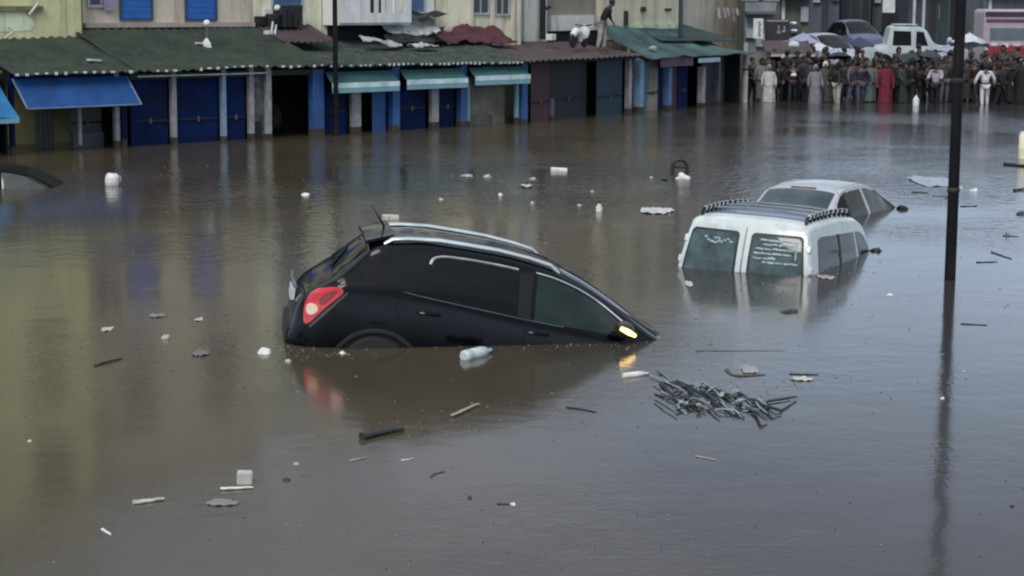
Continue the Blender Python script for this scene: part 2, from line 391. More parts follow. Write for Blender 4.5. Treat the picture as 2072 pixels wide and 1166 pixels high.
# --- long shop with dark blue shutters and pale posts
ua, ub = u(262), u(652); L = ub - ua
t = FA.thing('market_shop', 'long market shop with navy shutters between slim pale posts under a mossy roof', 'market shop', ua, group='market shops along the flooded street')
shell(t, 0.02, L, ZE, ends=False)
shutter(t, xx(266), xx(342), 0.06, -1.25, ZE - 0.2, navy); shutter(t, xx(358), xx(444), 0.06, -1.25, ZE - 0.2, navy); shutter(t, xx(458), xx(498), 0.06, -1.25, ZE - 0.2, navy)
post(t, xx(350), 0.0, 0.125, ZE, post_white); post(t, xx(451), 0.0, 0.12, ZE, lightblue)
post(t, xx(507), 0.0, 0.13, ZE, post_white); post(t, xx(541), 0.0, 0.15, ZE, post_white)
b = MB(); rnd = random.Random(4)
b.box(xx(512), xx(535), 0.03, 0.07, -1.25, ZE)
b.build('post_panel', mat('grey_board', (0.16, 0.16, 0.165), 0.8, (0.04, 0.05, 0.05), 7), t)
MB().box(xx(516), xx(530), 0.0, 0.028, -0.3, 0.42).build('meter_box', black_obj, t, bevel=0.01)
for k, (px, zz) in enumerate([(552, 1.1), (575, 0.9), (600, 1.2), (618, 0.8)]):
    MB().blob((xx(px), 1.2, zz - 0.4), (0.16, 0.14, 0.3), seed=k, amp=0.5).build('hanging_goods', mat('dim_goods_%d' % k, [(0.05, 0.045, 0.04), (0.03, 0.05, 0.03), (0.045, 0.045, 0.06), (0.06, 0.03, 0.03)][k], 0.8), t, smooth=True)
MB().box(0.0, L, -0.05, 0.05, 1.49, 1.62).build('beam', mat('dark_green_beam', (0.03, 0.045, 0.04), 0.8), t)
MB().box(0.0, xx(520), -0.38, -0.36, 1.56, 1.585).build('gutter', post_white, t)
roof(t, 0.0, L, ZE + 0.02, 2.62, -0.35, 2.5, 0.235, moss, seed=23, sag=0.06)

# --- blue shop with three teal awnings
ua, ub = u(628), u(1068); L = ub - ua
t = FA.thing('market_shop', 'bright blue market shop with three teal pull-down awnings edged in white', 'market shop', ua, group='market shops along the flooded street')
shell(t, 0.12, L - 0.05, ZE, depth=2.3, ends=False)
for px, wd, m in ((640, 0.34, blue_paint), (797, 0.24, blue_paint), (934, 0.22, blue_paint), (1057, 0.22, blue_paint)): post(t, xx(px), 0.0, wd, ZE - 0.08, m, name='pillar', dp=0.2)
post(t, xx(720), 0.02, 0.28, 1.2, post_white, dp=0.12); post(t, xx(879), 0.02, 0.25, 1.2, post_white, dp=0.12)
post(t, xx(947), 0.02, 0.1, 1.2, val_teal, dp=0.1); post(t, xx(1046), 0.02, 0.1, 1.2, val_teal, dp=0.1)
shutter(t, xx(655), xx(706), 0.12, -1.25, 1.2, navy); shutter(t, xx(758), xx(786), 0.1, -1.25, 1.2, blue_paint)
shutter(t, xx(808), xx(866), 0.1, -1.25, 1.2, navy); shutter(t, xx(893), xx(924), 0.1, -1.25, 1.2, navy)
MB().box(xx(733), xx(757), 0.9, 1.0, -1.25, 1.3).build('door', dark_wood, t)
MB().box(xx(953), xx(1040), 0.35, 0.45, -1.25, 1.3).build('inner_wall', beige_in, t)
MB().box(xx(960), xx(1012), 0.30, 0.345, -0.2, 0.25).build('counter', mat('worn_counter', (0.17, 0.16, 0.13), 0.8, (0.08, 0.08, 0.07), 3), t)
MB().box(xx(628), L, -0.06, 0.06, 1.58, 1.66).build('beam', navy, t)
for (p0, p1, dz) in ((652, 788, 0.0), (803, 926, 0.02), (941, 1052, 0.06)):
    a = awning(t, xx(p0), xx(p1), 1.54, 1.27 + dz, 0.26, teal, y0=-0.13)
    MB().box(xx(p0), xx(p1), -0.405, -0.392, 1.15 + dz, 1.275 + dz).build('valance', val_white, a)
    MB().box(xx(p0), xx(p1), -0.40, -0.389, 1.03 + dz, 1.145 + dz).build('valance_border', val_teal, a)
roof(t, xx(650), L, ZE - 0.02, 2.22, -0.35, 2.5, 0.155, moss2, seed=37, sag=0.05)

# --- maroon framed dark stall
u = FB.u
ua, ub = u(1070), u(1283); L = ub - ua
t = FB.thing('market_shop', 'gloomy market shop with a maroon end panel below a flat purplish roof', 'market shop', ua, group='market shops along the flooded street')
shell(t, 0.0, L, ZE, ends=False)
shutter(t, xx(1074), xx(1110), 0.0, -1.25, ZE - 0.05, maroon); shutter(t, xx(1126), xx(1205), 0.3, -1.25, ZE, mat('near_black_shutter', (0.014, 0.02, 0.03), 0.6, (0.008, 0.01, 0.014), 2))
post(t, xx(1117), 0.0, 0.1, 0.6, mat('mauve_post', (0.14, 0.11, 0.15), 0.7)); shutter(t, xx(1210), xx(1262), 0.06, -1.25, ZE - 0.1, mat('blue_green_shutter', (0.012, 0.045, 0.075), 0.6, (0.008, 0.025, 0.045), 2))
post(t, xx(1271), 0.0, 0.16, ZE - 0.1, mat('greyish_pink_post', (0.38, 0.34, 0.36), 0.7, (0.12, 0.1, 0.13), 1.5))
MB().box(0, L, -0.04, 0.06, 1.58, 1.68).build('beam', black_obj, t)
roof(t, -0.6, L - 0.05, ZE - 0.0, 2.05, -0.4, 2.2, 0.3, purple_roof, seed=41, cap=False)

# --- last shop of the row: light blue pillars, teal cloth
ua, ub = u(1283), u(1500); L = ub - ua
t = FB.thing('market_shop', 'narrow market shop with light blue pillars, maroon valance and teal cloth canopy', 'market shop', ua, group='market shops along the flooded street')
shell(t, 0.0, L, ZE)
post(t, xx(1292), 0.0, 0.24, ZE - 0.1, lightblue, name='pillar'); shutter(t, xx(1299), xx(1312), 0.05, -1.25, 1.5, mat('teal_panel_paint', (0.05, 0.16, 0.23), 0.6))
shutter(t, xx(1312), xx(1334), 0.06, -1.25, 1.5, beige_in); shutter(t, xx(1334), xx(1343), 0.05, -1.25, 1.5, navy)
post(t, xx(1350), 0.0, 0.22, ZE - 0.15, mat('mid_blue_paint', (0.11, 0.2, 0.36), 0.6, (0.07, 0.13, 0.26), 3), name='pillar')
shutter(t, xx(1358), xx(1372), 0.06, -1.25, 1.5, maroon); shutter(t, xx(1374), xx(1394), 0.06, -1.25, 1.5, navy)
post(t, xx(1416), -0.05, 0.2, 1.25, post_white); shutter(t, xx(1424), xx(1446), 0.1, -1.25, 1.5, mat('plum_shutter', (0.04, 0.025, 0.045), 0.6)); post(t, xx(1452), 0.0, 0.14, 1.4, mat('slate_post', (0.09, 0.12, 0.13), 0.7))
shutter(t, xx(1460), xx(1492), 0.5, -1.25, 1.5, mat('brown_boards', (0.075, 0.065, 0.055), 0.8, (0.03, 0.03, 0.03), 2))
MB().box(xx(1318), xx(1384), -0.30, -0.285, 1.32, 1.62).build('valance', mat('mauve_valance', (0.2, 0.13, 0.19), 0.7, (0.1, 0.05, 0.09), 2), t)
MB().box(xx(1388), xx(1432), -0.42, -0.405, 1.40, 1.54).build('valance', mat('sky_blue_valance', (0.42, 0.55, 0.66), 0.7), t)
def fn(a, b):
    x = xx(1284) + (xx(1500) - xx(1284)) * a; return (x, -0.45 + 1.9 * b, 1.62 + 1.0 * b * (1 - 0.55 * a) + 0.09 * noise.noise(Vector((x * 1.1, b * 2, 7))) - 0.1 * math.sin(math.pi * b))
MB().slab(fn, 0.02, 50, 12).build('canopy', tealroof, t, smooth=True)
def fn(a, b):
    x = xx(1378) + (xx(1530) - xx(1378)) * a; return (x, 0.7 + 3.2 * b, 2.08 + 0.78 * b * (1 - 0.1 * a) - 0.1 * a * (1 - b) + 0.03 * noise.noise(Vector((x, b * 3, 1))))
MB().slab(fn, 0.03, 40, 8).build('roof', greenroof, t, smooth=True)

# ------------------------------------------------------------------ buildings behind the shops
def pmat(n, c, st=(0.16, 0.15, 0.12)):
    c = (min(0.8, c[0] * 1.5), min(0.8, c[1] * 1.47), min(0.8, c[2] * 1.38)); return mat(n, c, 0.9, tuple(x * 0.8 for x in c), 0.9, bump=0.25, bscale=9, stain=st, stain_scale=1.1)
shut_blue = mat('blue_shutter_paint', (0.02, 0.13, 0.46), 0.5, (0.015, 0.10, 0.37), 3)
pane_dark = mat('dark_window_glass', (0.02, 0.025, 0.03), 0.08)
frame_w = mat('window_frame_paint', (0.42, 0.44, 0.45), 0.6)
def window(parent, x0, x1, z0, z1, kind='pane', y=0.0, fr=frame_w, sm=None):
    f = MB(); e = 0.06
    f.box(x0 - e, x0, y - 0.05, y + 0.04, z0 - e, z1 + e); f.box(x1, x1 + e, y - 0.05, y + 0.04, z0 - e, z1 + e)
    f.box(x0, x1, y - 0.05, y + 0.04, z1, z1 + e); f.box(x0, x1, y - 0.06, y + 0.04, z0 - e, z0)
    wd = f.build('window', fr, parent)
    if kind == 'shutter':
        n = 9; b = MB()
        for i in range(n):
            a = z0 + (z1 - z0) * i / n
            b.box(x0, x1, y - 0.03 - 0.004 * (i % 2), y - 0.004, a, a + (z1 - z0) / n - 0.012)
        b.box(x0, x1, y - 0.02, y - 0.002, z0, z1); b.build('shutter', sm or shut_blue, wd)
    else:
        b = MB().box(x0, x1, y - 0.016, y - 0.004, z0, z1); b.build('pane', sm or pane_dark, wd)
        MB().box((x0 + x1) / 2 - 0.025, (x0 + x1) / 2 + 0.025, y - 0.034, y - 0.017, z0, z1).build('mullion', fr, wd)
    return wd
def house(F, px0, px1, v, m, label, H, depth=6.0, ov=0.0, zbase=-1.25, name='apartment_house', yref=30):
    ua, ub = F.u(px0, v, yref), F.u(px1, v, yref)
    t = F.thing(name, label, 'house', ua, v, group='old houses behind the market row')
    L = ub - ua - 0.02
    MB().box(0, L, 0, depth, zbase, H).build('wall', m, t)
    MB().box(-0.08, L + 0.08, -0.12, depth, H + 0.003, H + 0.22).build('cornice', mat('weathered_cornice', (0.3, 0.29, 0.26), 0.9), t)
    q = lambda px, y: (F.hit(px, y, v)[0] - ua, F.hit(px, y, v)[1])
    return t, L, q
def upper(t, L, rows, n, kind='pane', sm=None, w=0.9, h=1.3):
    for z in rows:
        for i in range(n):
            c = L * (i + 0.5) / n
            window(t, c - w / 2, c + w / 2, z, z + h, kind, sm=sm)
V = 2.52
t, L, q = house(FA, -420, 166, V - 0.35, pmat('yellow_plaster', (0.46, 0.46, 0.27), (0.3, 0.31, 0.2)), 'yellow plastered house with a pale green patch on its wall', 9.4)
upper(t, L, (4.4, 7.2), 3, 'shutter', sm=mat('weathered_olive_shutter', (0.10, 0.11, 0.07), 0.7))
x, z = q(84, 17); x0 = q(-60, 17)[0]
MB().box(x0, x, -0.09, -0.003, z - 0.06, z + 0.05).build('ledge', mat('ledge_olive', (0.2, 0.21, 0.11), 0.9), t)
b = MB(); pts = [q(-60, 26), q(20, 26), q(50, 30), q(66, 40), q(70, 52), q(62, 62), q(30, 64), q(-60, 66)]
n = len(pts); b.add([(p[0], -0.012, p[1]) for p in pts] + [(p[0], -0.002, p[1]) for p in pts], [tuple(range(n))] + [(i, i + n, (i + 1) % n + n, (i + 1) % n) for i in range(n)])
b.build('plaster_patch', pmat('pale_green_plaster', (0.5, 0.56, 0.42)), t)
b = MB(); p = [q(72, 6), q(56, 30)]; b.tube([(p[0][0], -0.12, p[0][1]), (p[1][0], -0.06, p[1][1])], 0.035, 6)
p = [q(12, 54), q(22, 64), q(4, 78)]; b.tube([(a[0], -0.1, a[1]) for a in p], 0.03, 6)
b.build('pipe', mat('pale_pipe', (0.62, 0.64, 0.55), 0.5), t)
x = q(118, 30)[0]; MB().box(x, x + 0.16, -0.04, -0.003, 1.2, 9.3).build('pilaster', pmat('olive_plaster', (0.40, 0.40, 0.24)), t)

t, L, q = house(FA, 167, 511, V, pmat('tan_plaster', (0.40, 0.36, 0.31), (0.2, 0.18, 0.14)), 'tan house with two royal blue shuttered windows above the mossy roofs', 8.8)
for p0, p1, yb in ((246, 304, 37), (378, 434, 38)):
    x0, z0 = q(p0, yb); x1 = q(p1, yb)[0]
    window(t, x0, x1, z0, z0 + 1.25, 'shutter', fr=mat('deep_blue_frame', (0.03, 0.07, 0.14), 0.6))
x0, z0 = q(180, 10); x1 = q(228, 10)[0]; window(t, x0, x1, z0, z0 + 1.3, 'pane', sm=mat('navy_pane', (0.015, 0.02, 0.06), 0.15))
b = MB()
x0, z0 = q(206, 8)
b.box(x0, x0 + 0.32, -0.1, -0.07, z0 - 0.16, z0 + 0.2); tag(b.build('laundry', mat('lilac_cloth', (0.36, 0.3, 0.42), 0.8), t))
upper(t, L, (5.4,), 2, 'shutter', sm=mat('weathered_navy_shutter', (0.04, 0.06, 0.11), 0.7))
x0, z0 = q(170, 52); x1 = q(508, 52)[0]; MB().box(0.0, L, -0.14, -0.003, z0 - 0.05, z0 + 0.06).build('ledge', mat('pinkish_ledge', (0.44, 0.37, 0.33), 0.9), t)
MB().box(0.0, L, -0.05, -0.002, z0 - 0.22, z0 - 0.055).build('dark_strip', black_obj, t)  # black strip along the wall below the ledge

t, L, q = house(FA, 512, 652, V, pmat('cream_plaster', (0.55, 0.54, 0.44)), 'narrow cream house with a small dark vent box beside a blue window', 8.0)
x0, z0 = q(552, 13); x1 = q(608, 13)[0]; window(t, x0, x1, z0, z0 + 1.2, 'shutter', sm=mat('dusty_blue_shutter', (0.06, 0.14, 0.26), 0.6))
x0, z0 = q(507, 52); x1, z1 = q(530, 33); MB().box(max(x0, 0.02), x1, -0.22, -0.003, z0, z1).build('vent_box', black_obj, t, bevel=0.02)
x0, z0 = q(532, 52); x1, z1 = q(562, 18); MB().box(x0, x1, -0.1, -0.003, z0, z1).build('wall_panel', pmat('white_plaster', (0.68, 0.68, 0.6)), t)
upper(t, L, (5.0,), 1, 'shutter', sm=mat('weathered_navy_shutter', (0.04, 0.06, 0.11), 0.7))
t, L, q = house(FA, 653, 798, V, pmat('offwhite_plaster', (0.52, 0.51, 0.46)), 'off-white house whose balcony wall has a row of tall slots', 8.6)
x0, z0 = q(654, 46); x1 = q(798, 46)[0]; zt = q(700, -20)[1]
b = MB(); bx0, bx1 = 0.0, L - 0.03; s0, zs = q(712, 26); s1 = q(782, 26)[0]
b.box(bx0, bx1, -0.75, -0.67, z0, zs); b.box(bx0, s0, -0.75, -0.67, zs + 0.0005, zt)
b.box(s1, bx1, -0.75, -0.67, zs + 0.0005, zt); nsl = 5
for i in range(nsl - 1):
    c = s0 + (s1 - s0) * (i + 1) / nsl; b.box(c - 0.045, c + 0.045, -0.75, -0.67, zs + 0.0005, zt)
b.box(bx0, bx1, -0.665, -0.003, z0 - 0.06, z0 + 0.06); b.box(bx0, bx0 + 0.08, -0.665, -0.003, z0 + 0.061, zt); b.box(bx1 - 0.08, bx1, -0.665, -0.003, z0 + 0.061, zt)
b.build('balcony', pmat('balcony_plaster', (0.66, 0.65, 0.6), (0.35, 0.33, 0.28)), t)
MB().box(0.3, L - 0.3, -0.02, -0.003, z0 + 0.07, z0 + 1.9).build('balcony_door', dark_wood, t)
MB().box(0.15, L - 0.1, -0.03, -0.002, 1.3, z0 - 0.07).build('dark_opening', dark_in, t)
upper(t, L, (5.6,), 2)
t, L, q = house(FA, 799, 880, V - 0.1, pmat('pale_teal_plaster', (0.50, 0.54, 0.51)), 'pale grey green house with a faded blue shutter behind the tarpaulins', 8.2)
x0, z0 = q(812, 24); x1 = q(856, 24)[0]; window(t, x0, x1, z0, z0 + 1.2, 'shutter', sm=mat('faded_blue_shutter', (0.07, 0.15, 0.28), 0.6))
b = MB(); b.grid(lambda a, c: (0.35 + (L - 0.2) * a, -0.05 - 0.5 * c, q(840, 26)[1] + 0.02 - 0.10 * c + 0.04 * math.sin(a * 9)), 14, 4); b.build('window_hood', black_obj, t)
upper(t, L, (5.2,), 1)
t, L, q = house(FA, 881, 1052, V, pmat('cream_yellow_plaster', (0.52, 0.51, 0.40)), 'cream house with two dark barred windows above the red tarpaulin', 8.5)
for p0, p1, yb in ((956, 986, 26), (1003, 1027, 28)):
    x0, z0 = q(p0, yb); x1 = q(p1, yb)[0]; window(t, x0, x1, z0, z0 + 1.1, 'pane')
b = MB()
for px in (950, 993, 1034, 1046):
    x0, z0 = q(px, 60); b.box(x0 - 0.06, x0 + 0.06, -0.1, -0.003, 1.6, 4.6)
b.build('pilaster', pmat('grey_pilaster', (0.42, 0.41, 0.37)), t)
upper(t, L, (5.2,), 2)
VB = 2.3
t, L, q = house(FB, 1062, 1108, VB, pmat('mottled_white_plaster', (0.5, 0.5, 0.48), (0.2, 0.2, 0.19)), 'slim mottled white house beside a black drainpipe', 8.0)
b = MB(); p = q(1091, 80); b.tube([(p[0], -0.12, p[1]), (p[0], -0.12, 4.2)], 0.09, 8); b.tube([(p[0] - 0.1, -0.12, 3.0), (p[0] + 0.4, -0.12, 3.1)], 0.05, 6); b.build('drainpipe', black_obj, t)
t, L, q = house(FB, 1109, 1216, VB + 0.2, pmat('brown_render', (0.19, 0.175, 0.15)), 'brown rendered house above a pale parapet band', 8.6)
zb0, zb1 = q(1150, 62)[1], q(1150, 31)[1]
MB().box(0.0, L, -0.12, -0.003, zb0, zb1).build('parapet', pmat('pale_band', (0.47, 0.47, 0.45)), t)
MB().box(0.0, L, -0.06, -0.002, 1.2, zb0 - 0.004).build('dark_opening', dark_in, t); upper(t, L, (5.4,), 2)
t, L, q = house(FB, 1217, 1378, VB, pmat('sand_plaster', (0.43, 0.40, 0.32), (0.22, 0.2, 0.15)), 'sand coloured house with a green tinted lower wall', 8.4)
zg = q(1300, 50)[1]; x0 = q(1270, 50)[0]
MB().box(x0, L, -0.08, -0.003, 1.5, zg).build('lower_wall', pmat('green_tinted_plaster', (0.36, 0.47, 0.36)), t)
for p0, p1, ya, yb in ((1262, 1268, 22, 52), (1296, 1304, 14, 24), (1345, 1356, 17, 22)):
    x0, za = q(p0, ya); x1, zb = q(p1, yb); MB().box(x0, x1, -0.06, -0.003, zb, za).build('wall_box', dark_wood, t)
upper(t, L, (4.6,), 3, 'shutter', sm=olive_in)
t, L, q = house(FB, 1379, 1500, VB + 1.9, pmat('grey_tan_plaster', (0.42, 0.39, 0.34)), 'grey tan house with pale laundry hung over the dark green roof', 8.2)
b = MB(); rnd = random.Random(9)
for px in range(1438, 1502, 9):
    x0, z0 = q(px, 30); hh = rnd.uniform(0.25, 0.5)
    b.slab(lambda a, c: (x0 + 0.15 * a, -0.3 - 0.04 * math.sin(a * 6 + px) - 0.05 * c, z0 - hh * c + 0.25), 0.01, 6, 4)
b.build('laundry', tarp_w, t)
upper(t, L, (4.8,), 2)
# ------------------------------------------------------------------ things lying on the shop roofs
def rough_sheet(name, F, label, cat, pts, v, m, depth=0.7, amp=0.12, seed=0, nu=26, nv=8, lift=0.0):
    """crumpled sheet whose near edge follows the pixels pts, lying back over the roof"""
    P = [F.hit(x, y, v) for x, y in pts]
    u0 = P[0][0]; t = F.thing(name, label, cat, u0, v)
    def fn(a, b):
        k = a * (len(P) - 1); i = min(int(k), len(P) - 2); f = k - i
        uu = P[i][0] + (P[i + 1][0] - P[i][0]) * f; z = P[i][1] + (P[i + 1][1] - P[i][1]) * f
        return (uu - u0, depth * b, z + lift * b + amp * noise.noise(Vector((uu * 2.1 + seed, b * 2.4, seed))) + 0.5 * amp * noise.noise(Vector((uu * 6 + seed, b * 6, 3))))
    MB().slab(fn, 0.02, nu * 2, nv).build('sheet', m, t, smooth=True, sharp=30)
    return t
# lean-to of dark red sheets with junk on it
ua = FA.u(545, 1.9, 60)
t = FA.thing('lean_to', 'dark plum coloured lean-to roof piled with black junk below a blue window', 'lean-to', ua, 1.3)
ub = FA.u(652, 1.9, 60); z0 = FA.z(600, 84, 1.3); z1 = FA.z(600, 50, 2.45)
roof(t, 0.0, ub - ua, z0, z1, 0.0, 1.15, 0.2, mat('plum_sheet', (0.085, 0.055, 0.065), 0.8, (0.05, 0.035, 0.04), 2), seed=51, cap=False)
j = MB(); rnd = random.Random(7)
for k in range(9):
    x = rnd.uniform(0.2, ub - ua - 0.1); j.box(x, x + rnd.uniform(0.1, 0.3), 0.75, 1.12, z1 - 0.05, z1 + rnd.uniform(0.15, 0.5), M=None)
j.build('junk', mat('dark_junk', (0.03, 0.036, 0.034), 0.8, (0.012, 0.014, 0.014), 4), t)
j = MB()
for px, h in ((578, 0.34), (585, 0.26)):
    x = FA.u(px, 1.3, 40) - ua; j.tube([(x, 0.6, z1 - 0.25), (x + 0.06, 0.6, z1 - 0.25 + h)], [0.035, 0.02], 6)
j.blob((FA.u(607, 1.3, 22) - ua, 0.9, z1 + 0.42), (0.1, 0.1, 0.08), 3); j.build('pale_scraps', white_obj, t, smooth=True)
rough_sheet('tarpaulin', FA, 'large white tarpaulin hanging crumpled over the back of the roof', 'tarpaulin', [(788, 68), (815, 66), (838, 70), (865, 69), (892, 62)], 1.9, tarp_w, 0.5, 0.08, 3, lift=0.42)
rough_sheet('plastic_sheet', FA, 'torn whitish plastic strip lying twisted along the mossy roof', 'plastic sheet', [(738, 80), (762, 84), (790, 91), (815, 94)], 1.3, mat('grey_white_plastic', (0.5, 0.51, 0.5), 0.5, (0.2, 0.21, 0.2), 5), 0.25, 0.07, 8, lift=0.1)
rough_sheet('plastic_sheet', FA, 'bright white plastic scrap on the blue shop roof just below the tarpaulin', 'plastic sheet', [(838, 92), (852, 95), (868, 90), (888, 96)], 1.0, tarp_w, 0.3, 0.1, 12, lift=0.05)
rough_sheet('plastic_sheet', FA, 'black plastic sheet spread in folds between the white scraps on the roof', 'plastic sheet', [(798, 82), (830, 85), (862, 84), (900, 86)], 1.5, tarp_k, 0.45, 0.09, 17, lift=0.12)
rough_sheet('tarpaulin', FA, 'dark red tarpaulin heaped over the end of the roof below the barred windows', 'tarpaulin', [(890, 80), (915, 86), (960, 84), (1000, 86), (1050, 88)], 1.6, tarp_r, 0.85, 0.13, 21, lift=0.42)
t = FA.thing('plastic_bag', 'pinkish white bag caught in the folds of the red tarpaulin', 'bag', *[FA.u(905, 1.4, 55), 1.35]); z = FA.z(905, 58, 1.35)
MB().blob((0, 0, z), (0.15, 0.08, 0.10), 5, 0.6).build('bag_body', mat('pinkish_plastic', (0.6, 0.47, 0.48), 0.5, (0.4, 0.3, 0.31), 4), t, smooth=True)
# small white lamp on a stand
u0 = FA.u(418, 1.2, 70); t = FA.thing('lamp', 'small white globe lamp on a short stand upon the mossy roof', 'lamp', u0, 1.2); z0 = FA.z(418, 94, 1.2); z1 = FA.z(418, 47, 1.2)
MB().tube([(0, 0, z0), (0.01, 0, z1 - 0.06)], 0.022, 8).build('stand', mat('grey_stand', (0.14, 0.14, 0.14), 0.5), t)
MB().blob((0.01, 0, z1), (0.085, 0.085, 0.08), 1, 0.02, 12, 8).build('globe', mat('white_globe', (0.85, 0.88, 0.88), 0.35), t, smooth=True)
MB().lathe([(0.02, z0 + 0.2), (0.12, z0 + 0.06), (0.14, z0 - 0.03)], 5).build('foot', white_obj, t)
for (x, y, wd, hh, lab, m) in ((181, 122, 0.28, 0.05, 'pale flat tile scrap lying on the mossy roof above the blue awning', cap_m), (398, 88, 0.24, 0.05, 'thin pale slat leaning beside the globe lamp on the roof', cap_m), (533, 66, 0.16, 0.1, 'small pale stone on the roof ridge by the plum lean-to', cap_m)):
    v = 0.4 if y > 100 else 1.3
    uu, zz = FA.hit(x, y, v); o = FA.thing('roof_scrap', lab, 'roof scrap', uu, v)
    MB().box(-wd / 2, wd / 2, -0.1, 0.1, zz - hh / 2, zz + hh / 2, M=Matrix.Rotation(0.06, 4, 'Y')).build('tile', m, o, bevel=0.012)
# flat roof: wrapped motor scooter
uu, zz = FB.hit(1183, 97, 0.5)
t = FB.thing('scooter', 'small pale motor scooter parked on the purplish flat roof', 'scooter', uu, 0.7)
for sx in (-0.32, 0.32):
    b = MB().lathe([(0.0, -0.04), (0.16, -0.04), (0.2, 0), (0.16, 0.04), (0, 0.04)], 14, Matrix.Translation((sx, 0, zz + 0.19)) @ Matrix.Rotation(math.pi / 2, 4, 'X'))
    b.build('wheel', black_obj, t, smooth=True)
b = MB(); b.tube([(-0.34, 0, zz + 0.35), (-0.2, 0, zz + 0.47), (0.05, 0, zz + 0.44), (0.1, 0, zz + 0.2), (0.22, 0, zz + 0.24), (0.3, 0, zz + 0.6)], [0.09, 0.12, 0.1, 0.07, 0.06, 0.05], 10)
b.blob((0.33, 0, zz + 0.45), (0.09, 0.16, 0.22), 4, 0.2); b.build('body', white_obj, t, smooth=True)
b = MB(); b.tube([(0.25, -0.28, zz + 0.66), (0.3, 0, zz + 0.62), (0.25, 0.28, zz + 0.66)], 0.02, 6); b.build('handlebar', black_obj, t)
uu, zz = FB.hit(1139, 75, 0.9); t = FB.thing('box', 'small pale cardboard box in the shadow under the parapet', 'box', uu, 1.3)
MB().box(-0.12, 0.12, -0.1, 0.1, zz - 0.1, zz + 0.08).build('carton', white_obj, t, bevel=0.01)
uu, zz = FB.hit(1315, 98, 0.1); t = FB.thing('bundle', 'small white cloth bundle at the edge of the teal canopy', 'bundle', uu, 0.0)
MB().blob((0, 0, zz), (0.14, 0.1, 0.07), 5, 0.6).build('cloth', tarp_w, t, smooth=True)

# ------------------------------------------------------------------ slim poles and lamp posts
def slim_pole(name, label, x0, y0, r, h, m, lean=(0, 0), arm=True, z0=0):
    p = at(x0, y0, z0); t = thing(name, label, 'pole', p)
    MB().tube([(0, 0, -1.3), (lean[0] * 0.3, 0, h * 0.3), (lean[0], lean[1], h)], [r * 1.05, r, r * 0.75], 12).build('shaft', m, t, smooth=True)
    if arm:
        MB().tube([(lean[0], lean[1], h - 0.05), (lean[0] - 0.3, lean[1] - 0.1, h + 0.25), (lean[0] - 1.3, lean[1] - 0.3, h + 0.4)], 0.035, 8).build('arm', m, t, smooth=True)
        MB().blob((lean[0] - 1.45, lean[1] - 0.33, h + 0.4), (0.32, 0.13, 0.07), 2, 0.05).build('lamp_head', mat('grey_lamp_head', (0.2, 0.2, 0.2), 0.5), t, smooth=True)
    return t
pole_m = mat('dark_painted_steel', (0.004, 0.006, 0.009), 0.55, (0.010, 0.010, 0.012), 5, spec=0.15, stain=(0.03, 0.022, 0.016), stain_scale=2.5)
t = slim_pole('street_lamp', 'thick black street lamp post standing in the water on the right', 1922, 566, 0.066, 7.5, pole_m)
for z_ in (1.05, 2.35):
    MB().lathe([(0.068, z_), (0.076, z_ + 0.01), (0.076, z_ + 0.05), (0.068, z_ + 0.06)], 14).build('band', mat('rusty_band', (0.02, 0.017, 0.015), 0.7, (0.035, 0.02, 0.012), 12), t, smooth=True)
slim_pole('street_lamp', 'thin black lamp pole in front of the teal awnings of the blue shop', 680, 275, 0.063, 6.5, pole_m)
slim_pole('street_lamp', 'thin dark lamp pole rising in front of the teal canopy', 1374, 212, 0.075, 6.8, mat('dark_teal_steel', (0.03, 0.05, 0.06), 0.5))
p = at(1507, 207); t = thing('concrete_post', 'tall pale concrete post at the end of the shop row beside the crowd', 'post', p)
MB().tube([(0, 0, -1.0), (0, 0, 1.05)], 0.09, 10).build('shaft', mat('pale_concrete', (0.55, 0.53, 0.5), 0.8), t, smooth=True)
MB().tube([(0, 0, 1.08), (0, 0, 1.95)], 0.08, 10).build('upper_shaft', mat('grey_concrete', (0.36, 0.36, 0.35), 0.8), t, smooth=True)
MB().lathe([(0.085, 1.04), (0.1, 1.05), (0.1, 1.09), (0.085, 1.1)], 12).build('collar', black_obj, t)

# ------------------------------------------------------------------ vehicles
def pchip(pts):
    xs = [p[0] for p in pts]; ys = [p[1] for p in pts]; n = len(xs)
    h = [xs[i + 1] - xs[i] for i in range(n - 1)]; dl = [(ys[i + 1] - ys[i]) / h[i] for i in range(n - 1)]
    d = [0.0] * n
    for i in range(1, n - 1):
        if dl[i - 1] * dl[i] > 0:
            w1 = 2 * h[i] + h[i - 1]; w2 = h[i] + 2 * h[i - 1]; d[i] = (w1 + w2) / (w1 / dl[i - 1] + w2 / dl[i])
    d[0] = dl[0]; d[-1] = dl[-1]
    def f(x):
        if x <= xs[0]: return ys[0]
        if x >= xs[-1]: return ys[-1]
        i = 0
        while x > xs[i + 1]: i += 1
        t = (x - xs[i]) / h[i]; t2 = t * t; t3 = t2 * t
        return ys[i] * (2 * t3 - 3 * t2 + 1) + h[i] * d[i] * (t3 - 2 * t2 + t) + ys[i + 1] * (3 * t2 - 2 * t3) + h[i] * d[i + 1] * (t3 - t2)
    return f
